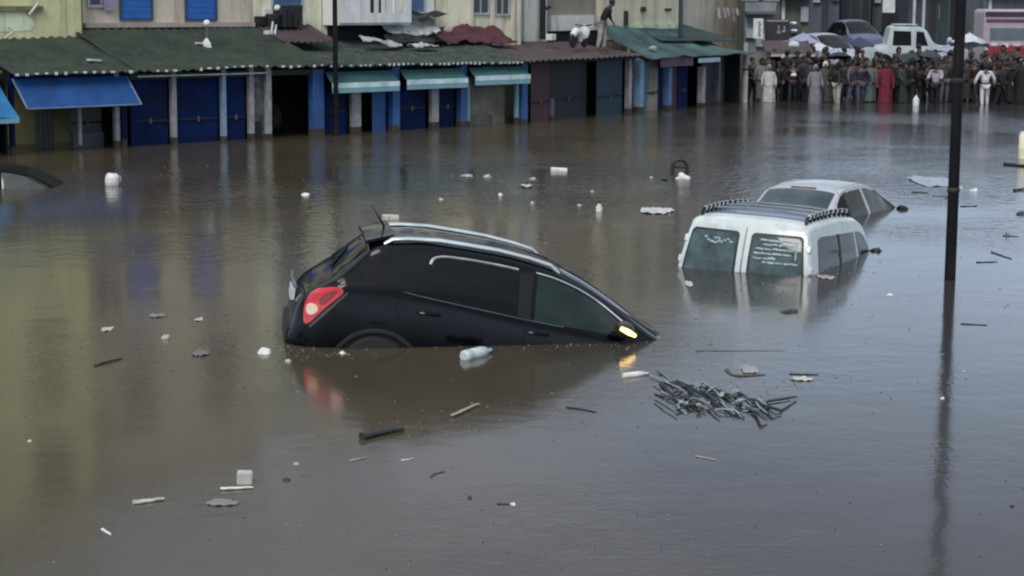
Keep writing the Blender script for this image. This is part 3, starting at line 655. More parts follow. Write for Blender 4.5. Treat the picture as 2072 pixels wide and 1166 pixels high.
class Car:
    """car skin lofted along x (0 = rear bumper, + = forward); y to the left; z up from the road"""
    def __init__(s, top, belt, w, wr, bot, drop=0.12, xf=None, nexp=2.4):
        s.top, s.belt, s.w, s.wr, s.bot = pchip(top), pchip(belt), pchip(w), pchip(wr), pchip(bot)
        s.drop = drop; s.L = top[-1][0]; s.xf = xf or (lambda v: v); s.n = nexp
    def sec(s, x):
        zt, zb, W = s.top(x), s.bot(x), s.w(x)
        be = min(s.belt(x), zt - 0.07); zr = max(be + 0.005, zt - s.drop)
        k = min(1, max(0, (zr - be) / 0.3)); k = k * k * (3 - 2 * k)
        wr = 0.94 * W * (1 - k) + min(s.wr(x), W) * k
        return zt, zb, W, be, zr, wr
    def yside(s, x, z):
        zt, zb, W, be, zr, wr = s.sec(x)
        if z <= be:
            q = (z - zb) / max(be - zb, 1e-4); return W * (0.955 + 0.045 * (1 - (2 * q - 1.05) ** 2))
        if z <= zr:
            q = (z - be) / (zr - be); return 0.9548 * W + (wr - 0.9548 * W) * q ** 1.2
        q = min(1, (z - zr) / max(zt - zr, 1e-4)); return wr * (1 - q ** s.n) ** (1 / s.n)
    def ztop(s, x, y):
        zt, zb, W, be, zr, wr = s.sec(x); q = min(1, abs(y) / wr)
        return zr + (zt - zr) * (1 - q ** s.n) ** (1 / s.n)
    def ring(s, x):
        zt, zb, W, be, zr, wr = s.sec(x); h = [(0, zb), (0.5 * W, zb), (0.86 * W, zb + 0.005), (0.93 * W, zb + 0.03)]
        for i in range(1, 12):
            z = zb + 0.05 + (be - zb - 0.05) * i / 11; h.append((s.yside(x, z), z))
        for i in range(1, 9):
            z = be + (zr - be) * i / 8; h.append((s.yside(x, z), z))
        for i in range(1, 13):
            a = math.pi / 2 * i / 12; e = 2 / s.n
            h.append((wr * math.cos(a) ** e if i < 12 else 0.0, zr + (zt - zr) * math.sin(a) ** e))
        return h
    def body(s, m, parent, stations=90, name='body'):
        xs = sorted(set([s.L * i / stations for i in range(stations + 1)] + [0.015, 0.03, 0.06, s.L - 0.02]))
        b = MB(); vs = []; k = None
        for x in xs:
            h = s.ring(x); r = [(x, -y, z) for y, z in h] + [(x, y, z) for y, z in h[-2:0:-1]]; k = len(r); vs += r
        fs = [(i * k + j, (i + 1) * k + j, (i + 1) * k + (j + 1) % k, i * k + (j + 1) % k) for i in range(len(xs) - 1) for j in range(k)]
        for i0, rev in ((0, False), (len(xs) - 1, True)):                       # end caps of shrinking rings
            base = vs[i0 * k:(i0 + 1) * k]; cz = sum(v[2] for v in base) / k; prev = [i0 * k + j for j in range(k)]
            for sc in (0.75, 0.5, 0.25):
                o = len(vs); vs += [(v[0], v[1] * sc, cz + (v[2] - cz) * sc) for v in base]; cur = [o + j for j in range(k)]
                for j in range(k): fs.append((prev[j], prev[(j + 1) % k], cur[(j + 1) % k], cur[j]))
                prev = cur
            fs.append(tuple(prev))
        b.add(vs, fs); return b.build(name, m, parent, smooth=True, xf=s.xf, sharp=35)
    @staticmethod
    def span(poly, x):
        zs = []
        for (x0, z0), (x1, z1) in zip(poly, poly[1:] + poly[:1]):
            if (x0 - x) * (x1 - x) <= 0 and abs(x1 - x0) > 1e-9: zs.append(z0 + (z1 - z0) * (x - x0) / (x1 - x0))
        return (min(zs), max(zs)) if zs else None
    def side(s, name, m, parent, poly, off=0.006, sgn=-1, nx=16, nz=6, th=0.008):
        """panel cut to the polygon (x, z) and laid on the car's flank"""
        xa = min(p[0] for p in poly) + 1e-4; xb = max(p[0] for p in poly) - 1e-4; vs = []; fs = []
        xs = sorted(set([xa + (xb - xa) * i / nx for i in range(nx + 1)] + [min(max(p[0], xa), xb) for p in poly]))
        K = nz + 1
        for lay in (off, off - th):
            for x in xs:
                lo, hi = s.span(poly, x)
                for j in range(K):
                    z = lo + (hi - lo) * j / nz; vs.append((x, sgn * (s.yside(x, z) + lay), z))
        n = len(xs); o = n * K
        for i in range(n - 1):
            for j in range(nz):
                q = (i * K + j, (i + 1) * K + j, (i + 1) * K + j + 1, i * K + j + 1); fs.append(q); fs.append(tuple(a + o for a in q[::-1]))
            for j in (0, nz): fs.append((i * K + j, (i + 1) * K + j, (i + 1) * K + j + o, i * K + j + o))
        for i in (0, n - 1):
            for j in range(nz): fs.append((i * K + j, i * K + j + 1, i * K + j + 1 + o, i * K + j + o))
        return MB().add(vs, fs).build(name, m, parent, smooth=True, xf=s.xf, sharp=35)
    def over(s, name, m, parent, poly, off=0.006, nx=12, ny=16, th=0.008):
        """panel cut to the polygon (x, y) and laid on the top skin (screens, roof)"""
        xa = min(p[0] for p in poly) + 1e-4; xb = max(p[0] for p in poly) - 1e-4; vs = []; fs = []; K = ny + 1
        xs = sorted(set([xa + (xb - xa) * i / nx for i in range(nx + 1)]))
        for lay in (off, off - th):
            for x in xs:
                lo, hi = s.span(poly, x); sl = (s.top(x + 0.01) - s.top(x - 0.01)) / 0.02; nn = math.hypot(1, sl)
                for j in range(K):
                    y = lo + (hi - lo) * j / ny; vs.append((x - lay * sl / nn, y, s.ztop(x, y) + lay / nn))
        n = len(xs); o = n * K
        for i in range(n - 1):
            for j in range(ny):
                q = (i * K + j, (i + 1) * K + j, (i + 1) * K + j + 1, i * K + j + 1); fs.append(q); fs.append(tuple(a + o for a in q[::-1]))
            for j in (0, ny): fs.append((i * K + j, (i + 1) * K + j, (i + 1) * K + j + o, i * K + j + o))
        for i in (0, n - 1):
            for j in range(ny): fs.append((i * K + j, i * K + j + 1, i * K + j + 1 + o, i * K + j + o))
        return MB().add(vs, fs).build(name, m, parent, smooth=True, xf=s.xf, sharp=35)
    def strip(s, b, pts, wd, off=0.004, sgn=-1):
        """thin moulding along a smooth line through pts (x, z) on the flank, collected in mesh b"""
        P = []; q = [pts[0]] + list(pts) + [pts[-1]]
        for k in range(1, len(q) - 2):
            for i in range(8):
                f = i / 8; P.append(tuple(0.5 * (2 * q[k][c] + (q[k + 1][c] - q[k - 1][c]) * f + (2 * q[k - 1][c] - 5 * q[k][c] + 4 * q[k + 1][c] - q[k + 2][c]) * f * f + (3 * q[k][c] - q[k - 1][c] - 3 * q[k + 1][c] + q[k + 2][c]) * f ** 3) for c in (0, 1)))
        P.append(pts[-1])
        b.tube([s.xf(Vector((x, sgn * (s.yside(x, z) + off), z))) for x, z in P], wd / 2, 6)
def wheel(parent, x, y, r, wd=0.22, rim_m=None):
    M = Matrix.Translation((x, y, r)) @ Matrix.Rotation(math.pi / 2, 4, 'X')
    wh = MB().lathe([(r * 0.6, -wd / 2), (r * 0.93, -wd / 2), (r, -wd * 0.35), (r, wd * 0.35), (r * 0.93, wd / 2), (r * 0.6, wd / 2)], 28, M).build('wheel', mat('wet_tyre_rubber', (0.016, 0.016, 0.016), 0.6), parent, smooth=True)
    MB().lathe([(0.02, -wd / 2 - 0.01), (r * 0.58, -wd / 2 - 0.004), (r * 0.62, -wd / 2 + 0.03), (r * 0.62, wd / 2 - 0.03), (r * 0.58, wd / 2 + 0.004), (0.02, wd / 2 + 0.01)], 28, M).build('rim', rim_m or mat('alloy', (0.4, 0.41, 0.42), 0.3, metal=0.8), wh, smooth=True)
    return wh
def soft(poly, d=0.05):                             # polygon with its corners cut twice
    for _ in range(2):
        o = []; n = len(poly)
        for i in range(n):
            (x, z), (xa, za), (xb, zb) = poly[i], poly[i - 1], poly[(i + 1) % n]
            for (xn, zn) in ((xa, za), (xb, zb)):
                l = math.hypot(xn - x, zn - z); f = min(d, 0.3 * l) / max(l, 1e-6); o.append((x + (xn - x) * f, z + (zn - z) * f))
        poly = o; d *= 0.4
    return poly
black_paint = mat('black_car_paint', (0.001, 0.0025, 0.005), 0.12, (0.001, 0.002, 0.004), 1.2, coat=0.18, spec=0.16)
tint = mat('tinted_glass', (0.002, 0.004, 0.005), 0.05, spec=0.25)
tint_g = mat('greenish_tinted_glass', (0.008, 0.024, 0.022), 0.05, (0.003, 0.009, 0.009), 3, spec=0.4)
chrome = mat('chrome_trim', (0.75, 0.72, 0.76), 0.18, metal=1.0, scale=8)
rail_m = mat('silver_rail', (0.66, 0.74, 0.76), 0.3, metal=0.7)
red_lens = mat('red_lens', (0.72, 0.03, 0.045), 0.12, (0.5, 0.015, 0.025), 14, coat=0.6)
clear_lens = mat('clear_lens', (0.8, 0.62, 0.45), 0.2, (0.75, 0.48, 0.33), 9)
trim_k = mat('black_plastic_trim', (0.005, 0.006, 0.007), 0.5, spec=0.3)

# --- black crossover, nose down in the water
suv = Car(top=[(0, 0.70), (0.05, 0.92), (0.15, 1.04), (0.30, 1.16), (0.51, 1.38), (0.72, 1.575), (0.84, 1.615), (1.32, 1.67), (1.82, 1.665), (2.33, 1.615), (2.77, 1.485), (3.16, 1.31), (3.63, 1.075), (3.8, 1.03), (4.2, 0.95), (4.40, 0.80), (4.45, 0.66)],
          belt=[(0, 1.05), (0.5, 1.13), (1.03, 1.145), (2.2, 1.06), (3.4, 1.0), (4.45, 0.9)],
          w=[(0, 0.62), (0.06, 0.71), (0.2, 0.81), (0.5, 0.895), (1.2, 0.94), (2.5, 0.94), (3.5, 0.915), (4.1, 0.86), (4.45, 0.66)],
          wr=[(0, 0.68), (0.3, 0.70), (0.7, 0.66), (1.3, 0.67), (2.2, 0.67), (2.8, 0.66), (3.3, 0.70), (3.63, 0.76), (4.45, 0.6)],
          bot=[(0, 0.42), (0.3, 0.3), (4.2, 0.27), (4.45, 0.4)], drop=0.10)
_a, _b = at(690, 705), at(1330, 678)
_d = (_b - _a).normalized(); SUV_YAW = R(8.0); TH = R(9.5)
# fit: on the right flank (y=-0.9) the point (xc, zc) of the side trace has X = xc + 0.503, Z = zc + 0.53
org = Vector((-0.503, 0, -0.53)); rot = Matrix.Rotation(SUV_YAW, 3, 'Z') @ Matrix.Rotation(TH, 3, 'Y')
loc = _a + rot @ (org + Vector((0, 0.9, 0)))
t = thing('black_car', 'black crossover car with silver roof rails floating nose down in the flood', 'car', loc)
t.rotation_euler = rot.to_euler()
suv.body(black_paint, t, 110)
suv.side('quarter_window', tint, t, [(1.02, 1.17), (1.17, 1.15), (1.17, 1.41), (1.14, 1.39)])
suv.side('side_window', tint, t, soft([(1.23, 1.15), (2.11, 1.085), (2.11, 1.495), (1.6, 1.515), (1.36, 1.51), (1.23, 1.46)]), nx=30)
suv.side('side_window', tint_g, t, [(2.30, 1.065), (3.30, 1.03), (3.20, 1.135), (2.97, 1.285), (2.66, 1.41), (2.45, 1.465), (2.30, 1.488)], nx=30)
for sg in (1,):
    suv.side('side_window', tint, t, [(1.23, 1.15), (2.11, 1.085), (2.11, 1.495), (1.6, 1.515), (1.36, 1.51), (1.23, 1.46)], sgn=1)
    suv.side('side_window', tint_g, t, [(2.30, 1.065), (3.30, 1.03), (2.97, 1.285), (2.66, 1.41), (2.45, 1.465), (2.30, 1.488)], sgn=1)
b = MB()
suv.strip(b, [(1.235, 1.44), (1.26, 1.49), (1.36, 1.523), (1.62, 1.53), (1.9, 1.522), (2.10, 1.508)], 0.03, 0.012)
suv.strip(b, [(2.28, 1.504), (2.46, 1.478), (2.68, 1.42), (2.85, 1.355), (3.0, 1.28), (3.22, 1.15)], 0.028, 0.012)
b.build('chrome_moulding', chrome, t, smooth=True)
b = MB(); suv.strip(b, [(1.02, 1.155), (1.25, 1.133), (2.13, 1.07), (2.6, 1.045)], 0.014, 0.006); b.build('belt_moulding', mat('dull_chrome', (0.12, 0.13, 0.15), 0.3, metal=0.6), t, smooth=True)
for q_ in ([(2.21, 1.49), (2.22, 1.05), (2.24, 0.45)], [(1.2, 1.46), (1.0, 1.12), (0.98, 0.95), (1.15, 0.6)], [(3.3, 1.02), (3.34, 0.5)]):
    b = MB(); suv.strip(b, q_, 0.012, 0.0); b.build('door_gap', trim_k, t)
suv.side('door_pillar', trim_k, t, [(2.135, 1.085), (2.265, 1.075), (2.255, 1.49), (2.125, 1.495)], off=0.004)
for xx_, zz_ in ((1.28, 0.985), (2.36, 0.95)):
    y = -(suv.yside(xx_, zz_) + 0.02); MB().tube([(xx_ - 0.11, y + 0.03, zz_), (xx_ - 0.08, y, zz_), (xx_ + 0.08, y, zz_), (xx_ + 0.11, y + 0.03, zz_)], 0.016, 8).build('door_handle', black_paint, t, smooth=True)
suv.over('rear_window', tint, t, [(0.33, -0.60), (0.665, -0.56), (0.67, 0.56), (0.335, 0.60)], nx=8)
suv.over('windscreen', tint, t, [(2.55, -0.58), (3.58, -0.70), (3.58, 0.70), (2.55, 0.58)], nx=14)
# tail lamps: wrap round the corner, red with a clear turn lens
for sg in (-1, 1):
    lam = suv.side('tail_light', red_lens, t, soft([(0.11, 0.71), (0.155, 0.69), (0.29, 0.88), (0.47, 1.085), (0.36, 1.11), (0.17, 1.035), (0.10, 0.92)], 0.04), off=0.014, sgn=sg, nx=22, nz=8)
    suv.side('turn_lens', clear_lens, lam, soft([(0.12, 0.80), (0.19, 0.79), (0.245, 0.86), (0.20, 0.91), (0.12, 0.90)], 0.03), off=0.02, sgn=sg)
    suv.side('reflector', mat('deep_red_reflector', (0.30, 0.008, 0.015), 0.2, (0.2, 0.005, 0.01), 30, coat=0.5), lam, soft([(0.21, 0.94), (0.265, 0.89), (0.40, 1.06), (0.37, 1.075), (0.30, 1.05)], 0.03), off=0.017, sgn=sg)
    suv.side('lamp_surround', mat('lamp_edge', (0.07, 0.07, 0.05), 0.3), lam, [(0.165, 0.68), (0.19, 0.675), (0.35, 0.88), (0.485, 1.055), (0.48, 1.075), (0.31, 0.875)], off=0.011, sgn=sg)
MB().slab(lambda a, c: (0.60 + 0.26 * a, -0.58 + 1.16 * c, 1.555 + 0.10 * a + 0.02 * math.sin(math.pi * c)), 0.03, 6, 14).build('spoiler', black_paint, t, smooth=True)
MB().box(-0.02, 0.02, -0.26, 0.26, 0.83, 0.94).build('number_plate', mat('plate_white', (0.75, 0.78, 0.8), 0.4), t)
MB().box(-0.03, 0.14, -0.60, 0.60, 0.44, 0.64).build('bumper', trim_k, t, bevel=0.04)
MB().tube([(0.0, -0.5, 1.0), (-0.03, 0, 1.02), (0.0, 0.5, 1.0)], 0.02, 8).build('boot_trim', chrome, t, smooth=True)
b = MB(); b.tube([(0.33, -0.2, 1.21), (0.45, 0.1, 1.345), (0.48, 0.28, 1.375)], 0.012, 6); b.build('rear_wiper', trim_k, t)
for sg in (-1, 1):
    xs_ = [0.78, 0.85, 1.0, 1.3, 1.6, 1.9, 2.2, 2.42, 2.52]
    P = [(x, sg * 0.60, suv.ztop(x, 0.60) + (0.035 if 0 < i < len(xs_) - 1 else 0.0)) for i, x in enumerate(xs_)]
    r_ = MB().tube(P, [0.022] + [0.031] * (len(xs_) - 2) + [0.02], 10, flat=0.8).build('roof_rail', rail_m, t, smooth=True)
b = MB(); b.tube([(0.83, 0.05, suv.ztop(0.83, 0.05) - 0.01), (0.80, 0.05, suv.ztop(0.83, 0.05) + 0.05), (0.66, 0.05, suv.ztop(0.83, 0.05) + 0.22)], [0.022, 0.012, 0.004], 8); b.build('antenna', trim_k, t, smooth=True)
# door mirror with its lit amber turn lamp
mx_, mz_ = 3.18, 1.09; my_ = -suv.yside(mx_, mz_)
mi = MB().blob((mx_, my_ - 0.16, mz_ + 0.03), (0.10, 0.13, 0.085), 2, 0.1, 14, 10).tube([(mx_, my_ + 0.02, mz_ - 0.03), (mx_, my_ - 0.12, mz_)], 0.03, 8).build('door_mirror', mat('mirror_brown_black', (0.03, 0.018, 0.012), 0.3), t, smooth=True)
MB().tube([(mx_ - 0.06, my_ - 0.255, mz_ + 0.055), (mx_ + 0.01, my_ - 0.30, mz_ + 0.035), (mx_ + 0.09, my_ - 0.265, mz_ + 0.005)], [0.02, 0.028, 0.018], 10).build('turn_lamp', mat('lit_amber_lamp', (0.9, 0.6, 0.25), 0.3, emit=((1.0, 0.62, 0.22), 3.0)), mi, smooth=True)
# arch and wheel that just show above the water
for ax in (0.86, 3.55):
    for sg in (-1, 1):
        wh = wheel(t, ax, sg * 0.845, 0.355)
        suv.side('wheel_arch', trim_k, t, [(ax + 0.43 * math.cos(math.pi * k / 14), 0.31 + 0.43 * math.sin(math.pi * k / 14)) for k in range(15)], off=0.003, sgn=sg, nx=24)
        b = MB(); suv.strip(b, [(ax + 0.44 * math.cos(math.pi * k / 14), 0.31 + 0.44 * math.sin(math.pi * k / 14)) for k in range(15)], 0.05, 0.006, sgn=sg); b.build('arch_trim', mat('grey_arch_trim', (0.012, 0.014, 0.016), 0.5), t, smooth=True)

# --- white panel van seen from behind
van_white = mat('white_van_paint', (0.66, 0.73, 0.73), 0.3, (0.56, 0.62, 0.62), 2.5, coat=0.4, stain=(0.42, 0.41, 0.36), stain_scale=1.3)
van_glass = mat('van_window_glass', (0.085, 0.135, 0.145), 0.05, (0.025, 0.045, 0.045), 2.6, ior=1.5)
van_side_glass = mat('brown_tinted_glass', (0.035, 0.03, 0.027), 0.06, (0.022, 0.022, 0.018), 2.5)
def van_xf(v):
    f = max(0.0, 1 - v.x / 1.2); z = max(0.0, v.z - 1.05)
    return Vector((v.x + f * (0.30 * z * z * 0.9 + 0.09 * z + 0.10 * (v.y / 0.8) ** 2 * 0.8), v.y, v.z))
van = Car(top=[(0, 1.765), (0.05, 1.80), (0.4, 1.835), (1.3, 1.85), (2.2, 1.80), (2.6, 1.70), (3.2, 1.20), (3.45, 1.08), (4.0, 0.9), (4.1, 0.7)],
          belt=[(0, 1.05), (3.3, 1.02), (4.1, 0.8)],
          w=[(0, 0.875), (0.04, 0.892), (0.2, 0.905), (2.8, 0.905), (3.5, 0.87), (4.1, 0.62)],
          wr=[(0, 0.735), (0.05, 0.75), (1.8, 0.74), (2.5, 0.71), (3.2, 0.72), (4.1, 0.6)],
          bot=[(0, 0.3), (4.1, 0.3)], drop=0.11, xf=van_xf, nexp=2.8)
pl, pr = at(1370, 543), at(1634, 557)
VY = R(63); c = (pl + pr) / 2
rot = Matrix.Rotation(VY, 3, 'Z') @ Matrix.Rotation(R(2.0), 3, 'Y') @ Matrix.Rotation(R(2.0), 3, 'X')
VH = 1.155
loc = c - rot @ Vector((0.06, 0, VH))
t = thing('white_van', 'white panel van with a black roof rack sunk to its rear windows', 'van', loc); t.rotation_euler = rot.to_euler(); t.scale = (1.0, 1.03, 1.0)
van.body(van_white, t, 90)
def on_rear(b_, poly, off, th=0.008, n=10, mi=0):
    """panel cut to the polygon (y, z) on the van's rear face"""
    ya = min(p[0] for p in poly) + 1e-4; yb = max(p[0] for p in poly) - 1e-4; vs = []; fs = []; K = n + 1
    ys_ = sorted(set([ya + (yb - ya) * i / n for i in range(n + 1)] + [min(max(p[0], ya), yb) for p in poly])); m_ = len(ys_)
    for lay in (off, off - th):
        for y in ys_:
            lo, hi = Car.span(poly, y)
            for j in range(K): vs.append((-lay, y, lo + (hi - lo) * j / n))
    o = m_ * K
    for i in range(m_ - 1):
        for j in range(n):
            q = (i * K + j, (i + 1) * K + j, (i + 1) * K + j + 1, i * K + j + 1); fs.append(q); fs.append(tuple(k + o for k in q[::-1]))
        for j in (0, n): fs.append((i * K + j, (i + 1) * K + j, (i + 1) * K + j + o, i * K + j + o))
    for i in (0, m_ - 1):
        for j in range(n): fs.append((i * K + j, i * K + j + 1, i * K + j + 1 + o, i * K + j + o))
    b_.add(vs, fs, mi)
def rounded(y0, y1, z0, z1, r, sl0=0.0, sl1=0.0, n=5):
    P = []
    for cx, cz, a0 in ((y1 - r, z1 - r, 0), (y0 + r, z1 - r, 90), (y0 + r, z0 + r, 180), (y1 - r, z0 + r, 270)):
        for k in range(n + 1):
            a = R(a0 + 90 * k / n); P.append((cx + r * math.cos(a), cz + r * math.sin(a)))
    out_ = []
    for y, z in P:
        f = (z - z0) / (z1 - z0); out_.append((y + (sl1 if y > (y0 + y1) / 2 else sl0) * f, z))
    return out_
seal = mat('window_seal', (0.008, 0.02, 0.02), 0.5)
rnd = random.Random(12)
for sg, lab in ((1, None), (-1, None)):
    dr = MB(); on_rear(dr, rounded(0.012, 0.815, 0.42, 1.70, 0.05, 0.0, -0.10) if sg > 0 else [(-y, z) for y, z in rounded(0.012, 0.815, 0.42, 1.70, 0.05, 0.0, -0.10)], 0.006)
    door = dr.build('rear_door', van_white, t, smooth=True, xf=van.xf)
    q0 = rounded(0.07, 0.80, 0.95, 1.645, 0.055, 0.005, -0.10); q1 = rounded(0.10, 0.77, 0.98, 1.615, 0.05, 0.005, -0.09)
    if sg < 0: q0 = [(-y, z) for y, z in q0]; q1 = [(-y, z) for y, z in q1]
    b = MB(); on_rear(b, q0, 0.012); win = b.build('window', seal, door, smooth=True, xf=van.xf)
    b = MB(); on_rear(b, q1, 0.017); pane = b.build('pane', van_glass, door, smooth=True, xf=van.xf)
    # hand lettering, too blurred to read in the photograph: rows of brush strokes
    b = MB()
    if sg > 0:
        for k in range(9):
            y = 0.52 - 0.042 * k; z = 1.545 - 0.05 * math.sin(k * 0.9) ** 2 - 0.02 * rnd.random()
            b.tube([(-0.022, y, z), (-0.022, y - 0.018, z + 0.014), (-0.022, y - 0.036, z - 0.006)], 0.009, 6)
        b.tube([(-0.022, 0.42, 1.50), (-0.022, 0.36, 1.475), (-0.022, 0.31, 1.52)], 0.009, 6)
    else:
        for row, (z, ya, yb) in enumerate(((1.57, 0.20, 0.56), (1.52, 0.24, 0.60), (1.465, 0.16, 0.58), (1.41, 0.14, 0.50), (1.35, 0.14, 0.42), (1.305, 0.26, 0.62))):
            y = ya
            while y < yb:
                l = rnd.uniform(0.04, 0.11); b.tube([(-0.022, -y, z), (-0.022, -(y + l * 0.5), z + rnd.uniform(-0.008, 0.012)), (-0.022, -(y + l), z - 0.004)], rnd.uniform(0.009, 0.015), 6); y += l + rnd.uniform(0.004, 0.02)
        b.tube([(-0.022, -0.63, 1.56), (-0.022, -0.645, 1.42), (-0.022, -0.65, 1.36)], 0.01, 6)
    b.build('window_lettering', mat('white_paint_lettering', (0.46, 0.56, 0.60), 0.6, (0.25, 0.32, 0.35), 9), door, xf=van.xf)
    for z in (1.24, 1.5):
        y = sg * van.yside(0.02, z); MB().box(-0.015, 0.05, y - 0.03, y + 0.02, z - 0.04, z + 0.04).build('hinge', van_white, door, xf=van.xf, bevel=0.01)
b = MB(); on_rear(b, [(-0.006, 0.42), (0.006, 0.42), (0.006, 1.70), (-0.006, 1.70)], 0.0065, n=6); b.build('door_gap', mat('grey_seal', (0.25, 0.27, 0.27), 0.6), t, xf=van.xf)
for sg in (-1, 1):
    van.side('side_window', van_side_glass, t, [(0.32, 1.06), (1.28, 1.05), (1.26, 1.60), (0.5, 1.62), (0.36, 1.58)], sgn=sg)
    van.side('side_window', mat('olive_tinted_glass', (0.045, 0.05, 0.036), 0.06, (0.028, 0.03, 0.024), 2.5), t, [(1.38, 1.05), (2.10, 1.04), (2.05, 1.58), (1.38, 1.60)], sgn=sg)
    van.side('side_window', van_side_glass, t, [(2.17, 1.04), (3.05, 1.06), (2.85, 1.28), (2.55, 1.50), (2.38, 1.56), (2.15, 1.58)], sgn=sg)
    van.side('door_pillar', trim_k, t, [(1.29, 1.04), (1.375, 1.04), (1.375, 1.605), (1.27, 1.605)], off=0.004, sgn=sg)
    mm = MB().blob((2.95, sg * 1.0, 1.12), (0.07, 0.11, 0.10), 2, 0.1).tube([(2.95, sg * 0.84, 1.06), (2.95, sg * 0.98, 1.10)], 0.03, 8).build('door_mirror', trim_k, t, smooth=True)
    # roof rack side: rail on teeth-like posts
    b = MB(); zs = lambda x: van.ztop(x, 0.66)
    P = [(x, sg * 0.66, zs(x) + 0.085) for x in (0.12, 0.5, 0.9, 1.3, 1.7, 2.1)]
    b.tube(P, 0.014, 8)
    for k in range(11):
        x = 0.14 + k * 0.195; b.box(x - 0.022, x + 0.022, sg * 0.66 - 0.016, sg * 0.66 + 0.016, zs(x) - 0.01, zs(x) + 0.095)
    for k in range(10):
        x = 0.237 + k * 0.195; b.box(x - 0.02, x + 0.02, sg * 0.66 - 0.02, sg * 0.66 + 0.02, zs(x) + 0.05, zs(x) + 0.10, mi=1)
    b.build('roof_rack', [trim_k, mat('pale_clip', (0.6, 0.66, 0.7), 0.4)], t, xf=van.xf)
    wheel(t, 0.7, sg * 0.74, 0.31); wheel(t, 3.35, sg * 0.74, 0.31)
b = MB()
for x in (0.55, 1.05, 1.55): b.tube([(x, -0.6, van.ztop(x, 0.6) + 0.05), (x, -0.3, van.ztop(x, 0.3) + 0.05), (x, 0.3, van.ztop(x, 0.3) + 0.05), (x, 0.6, van.ztop(x, 0.6) + 0.05)], 0.016, 6)
b.build('cross_bars', mat('grey_bar', (0.2, 0.24, 0.28), 0.4), t, xf=van.xf)
van.over('roof_panel', mat('slate_sky_reflection', (0.13, 0.17, 0.23), 0.25, (0.08, 0.11, 0.16), 1.5, coat=0.4), t, [(0.24, -0.62), (2.45, -0.60), (2.45, 0.60), (0.24, 0.62)], nx=24)  # sky mirrored in the wet roof, put into a slate-blue panel colour
van.over('windscreen', van_glass, t, [(2.66, -0.58), (3.16, -0.66), (3.16, 0.66), (2.66, 0.58)])

# --- silver saloon beyond the van
silver = mat('silver_car_paint', (0.52, 0.55, 0.58), 0.28, (0.46, 0.49, 0.52), 2, metal=0.35, coat=0.5)
def saloon_shape():
    return Car(top=[(0, 0.72), (0.05, 0.92), (0.2, 1.0), (0.75, 1.03), (1.05, 1.16), (1.45, 1.38), (1.75, 1.435), (2.2, 1.45), (2.6, 1.40), (3.0, 1.22), (3.45, 1.00), (3.6, 0.965), (4.1, 0.86), (4.3, 0.7)],
           belt=[(0, 0.92), (2.5, 0.93), (4.3, 0.8)],
           w=[(0, 0.7), (0.1, 0.78), (0.6, 0.84), (3.6, 0.84), (4.1, 0.78), (4.3, 0.6)],
           wr=[(0, 0.6), (1.2, 0.62), (1.7, 0.60), (2.5, 0.60), (3.3, 0.68), (4.3, 0.6)],
           bot=[(0, 0.3), (4.3, 0.3)], drop=0.09)
def saloon_panels(c_, t, gl, gl2=None, frames=trim_k, screen=None):
    for sg in (-1, 1):
        fr = c_.side('window_frame', frames, t, [(0.98, 0.965), (3.28, 0.955), (2.95, 1.18), (2.62, 1.345), (2.3, 1.40), (1.75, 1.385), (1.48, 1.33)], off=0.004, sgn=sg, nx=30)
        c_.side('side_window', gl2 or gl, t, [(1.52, 0.99), (2.12, 0.985), (2.10, 1.36), (1.78, 1.355), (1.55, 1.31)], off=0.009, sgn=sg)
        c_.side('side_window', gl, t, [(2.22, 0.985), (3.16, 0.975), (2.92, 1.15), (2.6, 1.31), (2.36, 1.36), (2.20, 1.362)], off=0.009, sgn=sg)
        MB().blob((3.0, sg * 0.95, 1.03), (0.045, 0.10, 0.055), 2, 0.1).tube([(3.0, sg * 0.82, 0.98), (3.0, sg * 0.95, 1.02)], 0.025, 8).build('door_mirror', trim_k, t, smooth=True)
    c_.over('rear_window', screen or tint, t, [(0.86, -0.60), (1.42, -0.54), (1.42, 0.54), (0.86, 0.60)])
    c_.over('windscreen', screen or tint, t, [(2.62, -0.56), (3.40, -0.66), (3.40, 0.66), (2.62, 0.56)])
sal = saloon_shape()
tip = at(1822, 419); rot = Matrix.Rotation(R(56), 3, 'Z') @ Matrix.Rotation(R(0.5), 3, 'Y')
loc = tip - rot @ Vector((3.28 * 1.06, -0.80 * 1.04, 1.03 * 1.12))
t = thing('silver_car', 'silver saloon car sunk to its window sills right behind the white van', 'car', loc); t.rotation_euler = rot.to_euler(); t.scale = (1.06, 1.04, 1.12)
sal.body(silver, t, 90)
gl_ol = mat('olive_reflection_glass', (0.05, 0.052, 0.036), 0.08, (0.03, 0.032, 0.024), 3); gl_gr = mat('greyish_brown_glass', (0.085, 0.08, 0.075), 0.08, (0.06, 0.058, 0.055), 3)  # brown-green reflections put into the colour of the side glass
saloon_panels(sal, t, gl_gr, gl_ol, screen=mat('slate_glass', (0.045, 0.065, 0.09), 0.06, (0.02, 0.032, 0.05), 2))
for sg in (-1, 1):
    sal.side('door_pillar', silver, t, [(2.125, 0.985), (2.20, 0.985), (2.19, 1.385), (2.11, 1.385)], off=0.012, sgn=sg)
    b = MB(); sal.strip(b, [(0.98, 0.96), (1.48, 1.345), (1.75, 1.40), (2.3, 1.415), (2.62, 1.36), (2.95, 1.20), (3.28, 0.97)], 0.02, 0.006, sgn=sg); b.build('window_moulding', mat('pale_moulding', (0.5, 0.5, 0.46), 0.35), t, smooth=True)
    for ax in (0.85, 3.4): wheel(t, ax, sg * 0.73, 0.31)
b = MB(); b.box(1.46, 1.5, -0.2, 0.2, 1.38, 1.40); b.build('brake_light', mat('dim_red', (0.2, 0.02, 0.02), 0.3), t)

